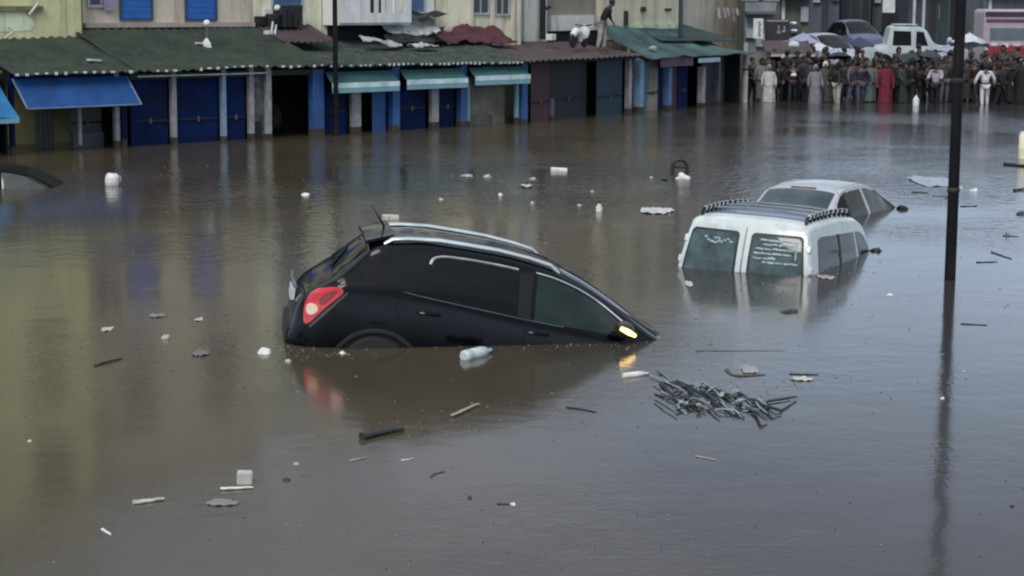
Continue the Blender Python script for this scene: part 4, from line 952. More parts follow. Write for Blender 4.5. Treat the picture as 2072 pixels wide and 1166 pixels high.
# --- dark car at the left edge, only its roof line above water
dk = saloon_shape(); dpaint = mat('charcoal_car_paint', (0.003, 0.003, 0.004), 0.6, spec=0.08)
tip = at(121, 382); rot = Matrix.Rotation(R(8), 3, 'Z') @ Matrix.Rotation(R(2.0), 3, 'Y')
loc = tip - rot @ Vector((3.22, -0.80, 1.13))
t = thing('dark_car', 'almost drowned dark car whose curved roof line shows at the left edge', 'car', loc); t.rotation_euler = rot.to_euler()
dk.body(dpaint, t, 80); saloon_panels(dk, t, mat('pale_grey_glass', (0.06, 0.08, 0.08), 0.08, (0.04, 0.05, 0.05), 3), tint, screen=mat('dull_dark_screen', (0.004, 0.005, 0.006), 0.5, spec=0.1))
for sg in (-1, 1):
    dk.side('door_pillar', dpaint, t, [(2.10, 0.96), (2.24, 0.96), (2.20, 1.385), (2.09, 1.385)], off=0.012, sgn=sg)
    for ax in (0.85, 3.4): wheel(t, ax, sg * 0.73, 0.31)
# ------------------------------------------------------------------ people
def skin_mesh(name, J, E, root, sub=1):
    names = list(J); me = bpy.data.meshes.new('tmp_skin')
    me.from_pydata([J[k][0] for k in names], [(names.index(a), names.index(b_)) for a, b_ in E], [])
    o = bpy.data.objects.new('tmp_skin', me); COL.objects.link(o)
    sk = o.modifiers.new('s', 'SKIN'); sk.branch_smoothing = 0.3
    o.modifiers.new('d', 'SUBSURF').levels = sub
    lay = me.skin_vertices[0].data
    for i, k in enumerate(names):
        r = J[k][1]; lay[i].radius = (r, r) if not isinstance(r, tuple) else r; lay[i].use_root = (k == root)
    dg = bpy.context.evaluated_depsgraph_get(); dg.update()
    nm = bpy.data.meshes.new_from_object(o.evaluated_get(dg)); nm.name = name
    bpy.data.objects.remove(o); bpy.data.meshes.remove(me)
    nm.polygons.foreach_set('use_smooth', [True] * len(nm.polygons))
    return nm
def pose(bend=0.0, turn=0.0, step=0.0, larm=(0.06, 0.0), rarm=(0.06, 0.0), lift_r=0.0):
    """joints of a standing adult facing -Y; arms (out, forward); bend leans the trunk forwards"""
    def up(p):                                      # trunk bend about the pelvis
        v = Vector(p) - Vector((0, 0, 0.92)); v = Matrix.Rotation(bend, 3, 'X') @ v; return tuple(v + Vector((0, 0, 0.92)))
    J = dict(pelvis=((0, 0, 0.92), (0.15, 0.11)), waist=(up((0, 0, 1.08)), (0.14, 0.10)), chest=(up((0, 0.0, 1.27)), (0.165, 0.115)),
             neck=(up((0, 0, 1.45)), 0.055), jaw=(up((0, -0.02, 1.53)), (0.065, 0.075)), brow=(up((0, -0.015, 1.61)), (0.078, 0.092)), crown=(up((0, -0.005, 1.675)), (0.055, 0.065)))
    J['nose'] = (up((0, -0.115, 1.555)), 0.016)
    for s_, ex, (o_, f_) in (('l', 1, larm), ('r', -1, rarm)):
        J['sh' + s_] = (up((ex * 0.19, 0, 1.385)), 0.062)
        J['el' + s_] = (up((ex * (0.21 + o_), -0.35 * f_ * 0.4 + 0.02, 1.10 + 0.12 * f_)), 0.046)
        e = Vector((ex * (0.21 + o_ * 1.2), -0.26 * f_ - 0.05, 0.87 + 0.34 * f_))
        J['wr' + s_] = (up(e), 0.032); d = Vector((0, -0.25 - f_, -1 + f_)).normalized()
        J['ha' + s_] = (up(e + d * 0.085), (0.022, 0.038)); J['fi' + s_] = (up(e + d * 0.165), (0.014, 0.026)); J['th' + s_] = (up(e + d * 0.06 + Vector((-ex * 0.045, -0.025, 0))), 0.013)
        st = step * ex
        J['hi' + s_] = ((ex * 0.095, 0, 0.86), 0.092); J['kn' + s_] = ((ex * 0.11, -st * 0.5 - 0.02, 0.49), 0.062)
        J['an' + s_] = ((ex * 0.115, -st + 0.03, 0.09), 0.042); J['to' + s_] = ((ex * 0.13, -st - 0.13, 0.035), 0.036)
    return J
BODY_E = [('pelvis', 'waist'), ('waist', 'chest'), ('chest', 'neck'), ('neck', 'jaw'), ('jaw', 'brow'), ('brow', 'crown'), ('jaw', 'nose')]
JACK_E = [('pelvis', 'waist'), ('waist', 'chest')]; TROU_E = []
for s_ in 'lr':
    BODY_E += [('chest', 'sh' + s_), ('sh' + s_, 'el' + s_), ('el' + s_, 'wr' + s_), ('wr' + s_, 'ha' + s_), ('ha' + s_, 'fi' + s_), ('ha' + s_, 'th' + s_),
               ('pelvis', 'hi' + s_), ('hi' + s_, 'kn' + s_), ('kn' + s_, 'an' + s_), ('an' + s_, 'to' + s_)]
    JACK_E += [('chest', 'sh' + s_), ('sh' + s_, 'el' + s_), ('el' + s_, 'wr' + s_)]
    TROU_E += [('pelvis', 'hi' + s_), ('hi' + s_, 'kn' + s_), ('kn' + s_, 'an' + s_)]
def sub_graph(J, E, grow):
    ks = []
    for a, b_ in E:
        for k in (a, b_):
            if k not in ks: ks.append(k)
    return {k: (J[k][0], tuple(x + grow for x in J[k][1]) if isinstance(J[k][1], tuple) else J[k][1] + grow) for k in ks}
POSES = {}
def person_meshes(key, **kw):
    if key in POSES: return POSES[key]
    J = pose(**kw)
    body = skin_mesh('person_body', J, BODY_E, 'pelvis')
    JJ = sub_graph(J, JACK_E, 0.024); JJ['wrl'] = (J['wrl'][0], 0.042); JJ['wrr'] = (J['wrr'][0], 0.042)
    jack = skin_mesh('jacket', JJ, JACK_E, 'pelvis')
    JT = sub_graph(J, TROU_E, 0.02); JT['pelvis'] = (J['pelvis'][0], (0.155, 0.115))
    trou = skin_mesh('trousers', JT, TROU_E, 'pelvis')
    c_ = Vector(J['brow'][0]); b = MB(); b.blob(c_ + Vector((0, 0.028, 0.03)), (0.092, 0.098, 0.10), 3, 0.15, 12, 8)
    o = b.build('hair', mat('black_hair', (0.012, 0.01, 0.009), 0.6), None, smooth=True); hair = o.data; bpy.data.objects.remove(o)
    ch, pv = Vector(J['chest'][0]), Vector(J['pelvis'][0])
    rb = MB(); n = 16; rings = [(0.10, 1.46, 0.09), (0.21, 1.38, 0.125), (0.20, 1.15, 0.14), (0.21, 0.9, 0.15), (0.24, 0.55, 0.19), (0.26, 0.22, 0.21)]
    vs = []
    for (rx, z, ry) in rings:
        f = max(0.0, (z - 0.92)) * math.tan(kw.get('bend', 0.0))
        for k in range(n):
            a = 2 * math.pi * k / n; w_ = 1 + (0.10 * math.cos(5 * a) if z < 1.0 else 0)
            vs.append((rx * w_ * math.cos(a), -f + ry * w_ * math.sin(a), z))
    fs = [(i * n + k, i * n + (k + 1) % n, (i + 1) * n + (k + 1) % n, (i + 1) * n + k) for i in range(len(rings) - 1) for k in range(n)]
    fs.append(tuple(range(n)))
    o = rb.add(vs, fs).build('coat', mat('black_hair', (0, 0, 0)), None, smooth=True); robe = o.data; bpy.data.objects.remove(o)
    sc = MB(); sc.blob(c_ + Vector((0, 0.02, 0.0)), (0.105, 0.108, 0.135), 5, 0.12, 14, 9)
    o = sc.build('headscarf', mat('black_hair', (0, 0, 0)), None, smooth=True); scarf = o.data; bpy.data.objects.remove(o)
    # the scarf leaves the face free: push its front back behind the brow
    for v in scarf.vertices:
        if v.co.y < c_.y - 0.045 and v.co.z < c_.z + 0.065: v.co.y = c_.y - 0.045
    ey = MB()
    for ex in (-0.03, 0.03): ey.blob(c_ + Vector((ex, -0.083, -0.03)), (0.012, 0.008, 0.008), 0, 0, 6, 5)
    o = ey.build('eyes', mat('dark_eyes', (0.02, 0.012, 0.01), 0.3), None, smooth=True); eyes = o.data; bpy.data.objects.remove(o)
    POSES[key] = dict(body=body, jacket=jack, trousers=trou, hair=hair, coat=robe, headscarf=scarf, eyes=eyes)
    return POSES[key]
KW = {'stand': dict(), 'stride': dict(step=0.2, larm=(0.05, 0.5), rarm=(0.06, 0.1)), 'fold': dict(larm=(0.02, 0.75), rarm=(0.03, 0.7), step=0.06), 'reach': dict(step=0.1, larm=(0.08, 1.2), rarm=(0.06, 0.2)),
      'lean': dict(bend=0.5, step=0.08, larm=(0.05, 0.6), rarm=(0.05, 0.4)), 'wide': dict(larm=(0.13, 0.15), rarm=(0.14, 0.2), step=-0.12)}
skin_m = [mat('brown_skin', (0.075, 0.042, 0.028), 0.55), mat('light_brown_skin', (0.15, 0.085, 0.056), 0.55)]
CL = {}
def cloth(c):
    key = 'cloth_%d_%d_%d' % tuple(int(x * 1000) for x in c)
    return mat(key, c, 0.85, tuple(x * 0.6 for x in c), 5, bump=0.4, bscale=12)
K = (0.008, 0.008, 0.011)
def person(label, px, Yo, pz, top, low, style='stand', robe=False, scarf=None, face=0, hgt=1.0, group='people crowded at the edge of the flood', loc=None, skin=0, base=None):
    p = loc if loc is not None else None
    if p is None:
        p = atY(px, 200, Yo); p.z = pz
    t = thing('person', label, 'person', p, (0, 0, R(face)), group); t.scale = (hgt, hgt, hgt)
    M_ = person_meshes(style, **KW[style])
    def ch(k, m, nm=None):
        me = M_[k]
        if not me.materials: me.materials.append(m)
        o = bpy.data.objects.new(nm or k, me); COL.objects.link(o); o.parent = t
        o.material_slots[0].link = 'OBJECT'; o.material_slots[0].material = m; return o
    ch('body', skin_m[skin]); ch('eyes', MATS['dark_eyes'])
    if robe: ch('coat', cloth(top)); ch('jacket', cloth(top), 'sleeves')
    else: ch('jacket', cloth(top))
    ch('trousers', cloth(low))
    if scarf: ch('headscarf', cloth(scarf))
    else: ch('hair', MATS['black_hair'])
    return t
GY = 63.0
def pz(Y): return gz(Y) + 0.0
NAV = (0.02, 0.025, 0.05); OLV = (0.035, 0.035, 0.025); GRY = (0.3, 0.3, 0.31)
FRONT = [
 (1519, 0.5, K, K, 'fold', False, None, 40, 'person in black just right of the tall concrete post'),
 (1536, 0.0, (0.2, 0.2, 0.22), K, 'stand', True, K, 10, 'person in a pale grey patterned robe next to the tall concrete post'),
 (1557, 0.2, (0.55, 0.54, 0.52), (0.4, 0.4, 0.4), 'stand', True, (0.3, 0.3, 0.3), 0, 'slim person wrapped in an off-white robe between people in black'),
 (1575, -0.2, K, K, 'fold', False, None, 20, 'person in black with folded arms just right of the off-white robe'),
 (1592, 0.1, (0.02, 0.018, 0.016), K, 'stand', False, None, -30, 'person in near black clothes left of the person with a white handbag'),
 (1607, -0.1, K, (0.02, 0.02, 0.03), 'wide', False, None, 0, 'person in black standing behind the small white handbag'),
 (1624, 0.0, (0.03, 0.035, 0.06), (0.02, 0.03, 0.06), 'stride', False, None, 40, 'person in blue black jacket beside the pale grey raincoat'),
 (1646, -0.3, (0.22, 0.23, 0.25), (0.2, 0.2, 0.21), 'stand', True, (0.24, 0.24, 0.26), 5, 'person in a long pale grey raincoat with its hood up'),
 (1668, -0.2, (0.085, 0.08, 0.08), (0.3, 0.3, 0.29), 'fold', True, (0.75, 0.76, 0.75), -10, 'person in a grey brown coat and a bright white headscarf'),
 (1692, -0.1, OLV, (0.46, 0.46, 0.43), 'lean', False, None, -50, 'person in dark olive jacket and cream trousers bending forward'),
 (1711, 0.2, (0.02, 0.03, 0.04), (0.03, 0.04, 0.06), 'stand', False, None, 10, 'person in dark teal clothes right of the bending person'),
 (1727, 0.0, (0.13, 0.12, 0.165), (0.12, 0.13, 0.18), 'stride', False, None, 30, 'person in a lilac grey coat beside a navy jacket'),
 (1743, -0.2, (0.02, 0.02, 0.05), (0.06, 0.08, 0.11), 'wide', False, None, 15, 'broad person in a navy jacket and slate trousers'),
 (1758, 0.0, (0.13, 0.17, 0.17), (0.03, 0.03, 0.07), 'stand', True, (0.12, 0.15, 0.15), -5, 'person in a pale grey green coat left of the red coat'),
 (1775, 0.3, K, K, 'stand', False, None, 30, 'person in black half hidden by the red coat on its left side'),
 (1794, -0.2, (0.17, 0.012, 0.036), (0.10, 0.01, 0.03), 'stand', True, K, 0, 'person in a crimson red coat at the middle of the crowd'),
 (1812, 0.1, (0.02, 0.012, 0.016), K, 'fold', False, None, -20, 'person in black close to the right sleeve of the red coat'),
 (1833, -0.1, (0.03, 0.05, 0.045), (0.05, 0.07, 0.065), 'fold', True, K, 10, 'person in a wide dark green coat'),
 (1853, -0.3, (0.025, 0.02, 0.022), (0.02, 0.02, 0.022), 'reach', False, None, 0, 'person in black holding a small white carrier bag above the water'),
 (1871, 0.1, (0.05, 0.022, 0.03), K, 'stride', False, None, 60, 'person in dark maroon jacket right of the white carrier bag'),
 (1891, -0.1, (0.42, 0.39, 0.46), K, 'fold', False, None, -30, 'person in a whitish lilac jumper and black trousers'),
 (1906, 0.2, (0.06, 0.07, 0.08), (0.13, 0.14, 0.16), 'stand', False, None, 20, 'person in dark grey just left of the thick street lamp'),
 (1958, 0.1, (0.02, 0.025, 0.03), (0.02, 0.022, 0.025), 'wide', False, None, 0, 'person in dark clothes just right of the thick street lamp'),
 (1972, -0.1, K, (0.02, 0.02, 0.02), 'stride', False, None, -40, 'person in black striding next to the person in white trousers'),
 (1990, -0.3, (0.72, 0.73, 0.78), (0.66, 0.67, 0.72), 'wide', False, (0.02, 0.025, 0.04), 180, 'person in white jacket and white trousers with a dark hood'),
 (2011, 0.0, (0.03, 0.035, 0.06), NAV, 'stand', False, None, 0, 'person in navy jacket right of the person in white'),
 (2029, -0.1, (0.04, 0.045, 0.07), (0.02, 0.02, 0.04), 'fold', False, None, 10, 'person in slate blue jacket with folded arms near the right edge'),
 (2047, -0.2, (0.1, 0.1, 0.11), (0.05, 0.05, 0.06), 'lean', False, (0.12, 0.12, 0.13), -20, 'person in a grey hooded coat near the right edge'),
 (2066, -0.3, K, K, 'wide', True, K, 0, 'person in a long black coat cut by the right edge'),
]
rnd = random.Random(21)
for px, dy, top, low, st, rb, scf, fc, lab in FRONT:
    Y = GY + dy * 1.6 + rnd.uniform(-0.7, 0.5) - (0.9 if max(top) > 0.3 else 0.0); person(lab, px + rnd.uniform(-4, 4), Y, gz(Y) - 0.02, top, low, st, rb, scf, fc, rnd.uniform(0.84, 1.0) * 0.97, skin=rnd.randint(0, 1))
for row, (Y0, n, x0, x1) in enumerate(((62.3, 13, 1560, 2072), (63.6, 14, 1530, 2060), (64.3, 19, 1545, 2072), (65.6, 17, 1560, 2060), (66.8, 16, 1550, 2068))):
    for i in range(n):
        px = x0 + (x1 - x0) * (i + rnd.uniform(0.1, 0.9)) / n; Y = Y0 + rnd.uniform(-0.4, 0.4)
        if row < 2 and min(abs(px - q) for q in (1536, 1557, 1646, 1668, 1692, 1727, 1758, 1794, 1891, 1990)) < 15: continue
        c_ = rnd.choice([K, K, K, (0.015, 0.015, 0.02), (0.012, 0.016, 0.03), (0.022, 0.02, 0.02), (0.04, 0.04, 0.045), (0.03, 0.012, 0.016)])
        person('person in dark clothes in the packed back rows of the crowd', px, Y, gz(Y), c_, K, rnd.choice(['stand', 'fold', 'wide', 'stride', 'lean', 'reach']), rnd.random() < 0.2, c_ if rnd.random() < 0.4 else None, rnd.uniform(-170, 170), rnd.uniform(0.82, 1.03), group='dark clothed people in the back rows of the crowd', skin=rnd.randint(0, 1))
def carried(name, label, cat, px, py, Y, m, r):
    p = atY(px, py, Y); t = thing(name, label, cat, p)
    MB().blob((0, 0, 0), r, 4, 0.35, 12, 8).build('bag_body', m, t, smooth=True)
    MB().tube([(-r[0] * 0.5, 0, r[2] * 0.8), (-r[0] * 0.2, 0, r[2] * 1.9), (r[0] * 0.2, 0, r[2] * 1.9), (r[0] * 0.5, 0, r[2] * 0.8)], 0.012, 6).build('handle', m, t)
carried('handbag', 'small white handbag held by a person in black, left in the crowd', 'bag', 1606, 152, GY - 0.5, white_obj, (0.10, 0.05, 0.06))
carried('carrier_bag', 'small white carrier bag held above the water at the middle of the crowd', 'bag', 1855, 178, GY - 0.75, white_obj, (0.08, 0.06, 0.13))
t = thing('plastic_bottle', 'white plastic canister standing in the shallows before the person in black', 'canister', at(1853, 214))
MB().lathe([(0.09, -0.1), (0.1, 0.0), (0.1, 0.2), (0.06, 0.27), (0.035, 0.29), (0.035, 0.33)], 12).build('canister', white_obj, t, smooth=True)
def umbrella(label, px, py, Y, r, m):
    p = atY(px, py, Y); t = thing('umbrella', label, 'umbrella', p, (0.12, 0.1, 0.02 * px), 'umbrellas held up in the crowd'); n = 8; vs = [(0, 0, 0)]; fs = []
    for j, (q, z) in enumerate(((0.5, -0.05), (1.0, -0.2))):
        for k in range(2 * n):
            a = math.pi * k / n; d = q * r * (1.0 if k % 2 == 0 else 0.94); vs.append((d * math.cos(a), d * math.sin(a), z + (0.0 if k % 2 == 0 else 0.02 * j)))
    m_ = 2 * n
    for k in range(m_): fs += [(0, 1 + k, 1 + (k + 1) % m_), (1 + k, 1 + m_ + k, 1 + m_ + (k + 1) % m_, 1 + (k + 1) % m_)]
    o = len(vs); vs += [(v[0], v[1], v[2] - 0.012) for v in vs]; fs += [tuple(i + o for i in f[::-1]) for f in fs]
    MB().add(vs, fs).build('canopy', m, t, smooth=True); MB().tube([(0, 0, 0.06), (0, 0, -0.62)], 0.009, 6).build('shaft', black_obj, t)
umbrella('black open umbrella held over the person bending forward', 1697, 105, GY - 0.2, 0.46, mat('black_umbrella_cloth', (0.01, 0.012, 0.012), 0.6))
umbrella('dark green open umbrella held up right of the red coat', 1838, 107, GY + 0.3, 0.44, mat('green_umbrella_cloth', (0.015, 0.03, 0.027), 0.6))
umbrella('dark slate open umbrella held up left of the thick street lamp', 1884, 102, GY + 0.4, 0.42, mat('slate_umbrella_cloth', (0.03, 0.035, 0.05), 0.6))
umbrella('black open umbrella held up near the right edge', 2046, 108, GY + 0.1, 0.5, MATS['black_umbrella_cloth'])
# the man on the flat roof
u0, z0 = FB.hit(1217, 103, 0.2)
p = FB.o + FB.d * u0 + FB.n * 0.2; p.z = z0 - 0.02
person('person in black jacket and pale trousers stooping on the flat shop roof', 0, 0, 0, K, (0.42, 0.42, 0.4), 'lean', False, None, 75, 0.93, group='', loc=p)

# ------------------------------------------------------------------ far end of the street
def rough_wall(n, c): return mat(n, c, 0.85, tuple(x * 0.6 for x in c), 0.8, stain=(0.05, 0.055, 0.06), stain_scale=1.0)
rnd = random.Random(33)
COLS = [('far_blue_grey', (0.09, 0.115, 0.15)), ('far_grey', (0.17, 0.18, 0.2)), ('far_olive', (0.15, 0.155, 0.12)), ('far_slate', (0.07, 0.085, 0.11)), ('far_pale', (0.26, 0.28, 0.3)), ('far_teal', (0.07, 0.115, 0.125))]
ADJ = ['blue grey', 'mid grey', 'olive grey', 'dark slate', 'pale grey', 'muted teal']
px = 1508; i = 0
FAR = [(1508, 1572, 69, 4, 'pale olive house with a dark shop sign at the street corner'), (1574, 1640, 80, 2, 'olive grey house beyond the white car, with pale pilasters'), (1642, 1700, 92, 0, 'narrow blue grey house above the lavender car'),
       (1702, 1764, 95, 3, 'dark slate house with bright washing, left of the white sign'), (1766, 1838, 97, 1, 'mid grey house carrying a bright white sign'), (1840, 1918, 92, 3, 'dark slate house right behind the white pickup'),
       (1920, 1990, 90, 5, 'muted teal house behind the thick street lamp'), (1992, 2100, 86, 1, 'grey house behind the red and white bus')]
for x0, x1, Y, ci, lab in FAR:
    a = atY(x0, 0, Y); b_ = atY(x1, 0, Y); L = b_.x - a.x - 0.03; base = gz(Y)
    t = thing('town_house', lab, 'house', (a.x, Y, base), (0, 0, 0), 'houses closing the far end of the street')
    nm, c_ = COLS[ci]; H = rnd.uniform(4.0, 5.2) - base * 0.5 + 0.3
    MB().box(0, L, 0, 7, -0.3, H).build('wall', rough_wall(nm, c_), t)
    n = max(3, int(L / 0.42))
    for k in range(n):
        c = L * (k + 0.5) / n
        r_ = rnd.random()
        if r_ < 0.42: MB().box(c - 0.17, c + 0.17, -0.02, -0.004, 0.0, rnd.uniform(1.9, 2.6)).build('door', mat('far_door_%d' % rnd.randint(0, 3), rnd.choice([(0.015, 0.02, 0.03), (0.03, 0.035, 0.045), (0.02, 0.05, 0.09)]), 0.5), t)
        elif r_ < 0.62: MB().box(c - 0.05, c + 0.07, -0.14, -0.003, 0.0, rnd.uniform(2.2, 3.4)).build('pilaster', mat('far_pilaster', (0.6, 0.64, 0.68), 0.8), t)
        else: MB().box(c - 0.16, c + 0.16, -0.2, -0.01, (zz_ := rnd.uniform(0.9, 2.0)), zz_ + rnd.uniform(0.2, 0.7)).build('hung_goods', (lambda k_: mat('far_goods_%d' % k_, [(0.62, 0.66, 0.7), (0.06, 0.08, 0.13), (0.34, 0.38, 0.42)][k_], 0.8))(rnd.randint(0, 2)), t)
    MB().box(-0.02, L - 0.02, -0.6, -0.004, 2.65, 2.75).build('shop_canopy', mat('far_canopy', (0.10, 0.12, 0.15), 0.7), t)
    for z in (3.4, ):
        m_ = max(2, int(L / 1.6))
        for k in range(m_):
            c = L * (k + 0.5) / m_; window(t, c - 0.35, c + 0.35, z - 0.2, z + 0.55, 'pane')
def sign(name, label, x0, y0, x1, y1, Y, m, legend=None, lm=None):
    a = atY(x0, y1, Y); b_ = atY(x1, y0, Y); t = thing(name, label, 'sign', (a.x, Y, a.z))
    wd, hh = b_.x - a.x, b_.z - a.z
    MB().box(0, wd, 0, 0.08, 0, hh).build('board', m, t, bevel=0.01)
    if legend:
        bb = MB(); rr = random.Random(x0)
        for (fx, fz, sx, sz) in legend:
            bb.box(wd * fx, wd * (fx + sx), -0.012, -0.004, hh * fz, hh * (fz + sz))
        bb.build('lettering', lm, t)
    MB().box(wd * 0.45, wd * 0.55, 0.085, 0.9, hh * 0.45, hh * 0.55).build('bracket', black_obj, t)
    return t
sign_w = mat('white_sign', (0.72, 0.73, 0.73), 0.5); ink = mat('dark_lettering', (0.06, 0.06, 0.08), 0.6)
sign('shop_sign', 'upright white sign with a column of dark blurred lettering beside the green roof', 1524, 38, 1545, 78, 62.5, sign_w, [(0.5, 0.12 + 0.13 * k, 0.26 - 0.06 * (k % 2), 0.08) for k in range(6)], ink)
sign('shop_sign', 'dark shop sign board with two pale marks above the crowd', 1548, 40, 1598, 82, 63.0, mat('plum_black_board', (0.025, 0.022, 0.028), 0.5), [(0.48, 0.35, 0.16, 0.1), (0.52, 0.5, 0.06, 0.22), (0.7, 0.4, 0.14, 0.1), (0.76, 0.5, 0.06, 0.2), (0.05, 0.9, 0.9, 0.07)], mat('grey_lettering', (0.3, 0.3, 0.32), 0.6))
sign('shop_sign', 'bright white blank sign hung high between the far houses', 1786, -12, 1812, 26, 88, sign_w)
# stall roof under the dark sign
t = thing('market_stall', 'low dark stall with a pinkish white front edge behind the left of the crowd', 'stall', atY(1545, 85, 66)); t.location.z = 0
a = atY(1545, 92, 66); b_ = atY(1640, 92, 66); L = b_.x - a.x; zt = a.z + 0.15; ze = atY(1560, 111, 65).z
MB().slab(lambda p_, q_: (L * p_, -1.0 + 1.6 * q_, ze + (zt - ze) * q_ + 0.02 * math.sin(p_ * 20)), 0.04, 30, 5).build('roof', mat('plum_canvas', (0.10, 0.075, 0.085), 0.8, (0.05, 0.035, 0.045), 3), t, smooth=True)
MB().box(0.1, L, -1.05, -1.01, ze - 0.06, ze + 0.02).build('front_edge', mat('pinkish_edge', (0.6, 0.56, 0.56), 0.7), t)
for x in (0.1, L - 0.1): MB().tube([(x, -0.95, -0.2), (x, -0.95, ze)], 0.04, 8).build('leg', black_obj, t)
for k, (x0, y0, s) in enumerate(((1606, 47, 0.13), (1607, 62, 0.12), (1606, 90, 0.2), (1588, 116, 0.14))):
    p = atY(x0, y0, 64.6); t = thing('lamp' if k < 2 else 'cloth_bundle', ['small pale lantern hanging beside the dark sign, upper of two', 'small pale lantern hanging beside the dark sign, lower of two', 'bright white bundle at the right end of the dark stall roof', 'white bundle under the pinkish stall edge'][k], 'lantern' if k < 2 else 'bundle', p)
    MB().blob((0, 0, 0), (s, 0.12, s * (0.35 if k < 2 else 0.6)), k, 0.4).build('shade' if k < 2 else 'cloth', white_obj, t, smooth=True)
# parasols of the street market behind the crowd
def parasol(label, px, py, Y, r, m, tilt=0.1, hgt=0.45):
    p = atY(px, py, Y); g_ = gz(Y); t = thing('parasol', label, 'parasol', (p.x, Y, g_), (0, 0, 0.3 * px), 'market parasols behind the crowd'); z = p.z - g_
    n = 8; vs = [(0, 0, z)]; fs = []
    for k in range(n):
        a = 2 * math.pi * k / n; vs.append((r * math.cos(a), r * math.sin(a), z - hgt + tilt * math.cos(a)))
    for k in range(n):
        a = 2 * math.pi * (k + 0.5) / n; vs.append((r * 0.93 * math.cos(a), r * 0.93 * math.sin(a), z - hgt + 0.05 + tilt * math.cos(a)))
    for k in range(n): fs += [(0, 1 + k, 1 + n + k), (0, 1 + n + k, 1 + (k + 1) % n)]
    o = len(vs); vs += [(v[0], v[1], v[2] - 0.02) for v in vs]; fs += [tuple(i + o for i in f[::-1]) for f in fs]
    MB().add(vs, fs).build('canopy', m, t)
    MB().tube([(0, 0, 0), (0, 0, z + 0.05)], 0.022, 8).build('pole', post_white, t)
lav = mat('lavender_canvas', (0.36, 0.37, 0.5), 0.8, (0.24, 0.25, 0.37), 3); pwh = mat('white_canvas', (0.6, 0.64, 0.68), 0.8, (0.42, 0.46, 0.5), 3); pdk = mat('dark_blue_canvas', (0.04, 0.055, 0.11), 0.8)
parasol('lavender market parasol left of the lavender car', 1626, 66, 69, 0.85, lav)
parasol('dark blue market parasol between the lavender car and the white pickup', 1738, 74, 72, 0.7, pdk)
parasol('white market parasol low in front of the lavender car', 1655, 86, 68.3, 0.6, pwh, 0.05, 0.3)
parasol('white market parasol between the thick street lamp and the bus', 1962, 66, 70, 0.8, pwh)
parasol('lavender market parasol just left of the thick street lamp', 1918, 90, 69, 0.6, lav, 0.05, 0.3)
# white pickup
pick = Car(top=[(0, 1.0), (0.06, 1.22), (0.5, 1.26), (1.0, 1.30), (1.12, 1.95), (1.25, 2.02), (2.2, 2.0), (2.5, 1.90), (2.85, 1.38), (3.0, 1.30), (3.9, 1.18), (4.3, 1.05), (4.4, 0.85)],
           belt=[(0, 1.15), (4.4, 1.1)], w=[(0, 0.85), (0.1, 0.9), (4.0, 0.9), (4.4, 0.75)], wr=[(0, 0.8), (1.2, 0.74), (2.4, 0.72), (2.9, 0.8), (4.4, 0.7)], bot=[(0, 0.5), (4.4, 0.45)], drop=0.08)
PY = 75; a = atY(1737, 100, PY)
t = thing('white_pickup', 'white pickup truck with a boxy cab standing above the crowd', 'pickup', (a.x, PY, gz(PY) - 0.12), (0, 0, R(-4)))
wp = mat('white_pickup_paint', (0.44, 0.50, 0.53), 0.4, (0.34, 0.40, 0.43), 2)
pick.body(wp, t, 70)
for sg in (1, -1):
    pick.side('side_window', tint, t, [(1.22, 1.25), (1.95, 1.25), (1.93, 1.80), (1.26, 1.82)], sgn=sg); pick.side('side_window', tint, t, [(2.12, 1.25), (2.60, 1.24), (2.42, 1.78), (2.14, 1.80)], sgn=sg)
    for ax in (0.85, 3.55):
        wheel(t, ax, sg * 0.8, 0.37); pick.side('wheel_arch', trim_k, t, [(ax + 0.46 * math.cos(math.pi * k / 12), 0.5 + 0.44 * math.sin(math.pi * k / 12)) for k in range(13)], off=0.004, sgn=sg, nx=20)
    MB().box(4.28, 4.42, sg * 0.55 - 0.12, sg * 0.55 + 0.12, 0.86, 0.98).build('headlight', white_obj, t, bevel=0.02)
pick.over('windscreen', tint, t, [(2.48, -0.62), (2.82, -0.7), (2.82, 0.7), (2.48, 0.62)])
MB().box(1.3, 2.2, -0.6, 0.6, 2.03, 2.08).build('roof_panel', wp, t, bevel=0.02)
# lavender car facing the crowd, and a navy one behind it
for (x0, x1, Y, ang, lab, m, zs_) in ((1628, 1718, 71, -62, 'lavender white car parked facing the crowd', mat('lavender_paint', (0.42, 0.43, 0.54), 0.35, (0.33, 0.34, 0.44), 2), 1.28), (1690, 1770, 79, -70, 'dark blue car parked behind the lavender one', mat('dusk_blue_paint', (0.09, 0.11, 0.19), 0.35), 1.3)):
    a = atY((x0 + x1) / 2, 100, Y); t = thing('parked_car', lab, 'car', (0, 0, 0), (0, 0, R(ang)), 'cars parked beyond the crowd')
    c_ = saloon_shape(); fwd = Vector((math.cos(R(ang)), math.sin(R(ang)), 0)); q = Vector((a.x, Y, gz(Y))) - fwd * 2.15
    t.location = q; t.scale = (0.85, 1, zs_); c_.body(m, t, 50); saloon_panels(c_, t, tint)
    for sg in (-1, 1):
        MB().blob((4.18, sg * 0.55, 0.72), (0.09, 0.15, 0.08), 1, 0.1).build('headlight', white_obj, t, smooth=True)
        for ax in (0.85, 3.4): wheel(t, ax, sg * 0.74, 0.31)
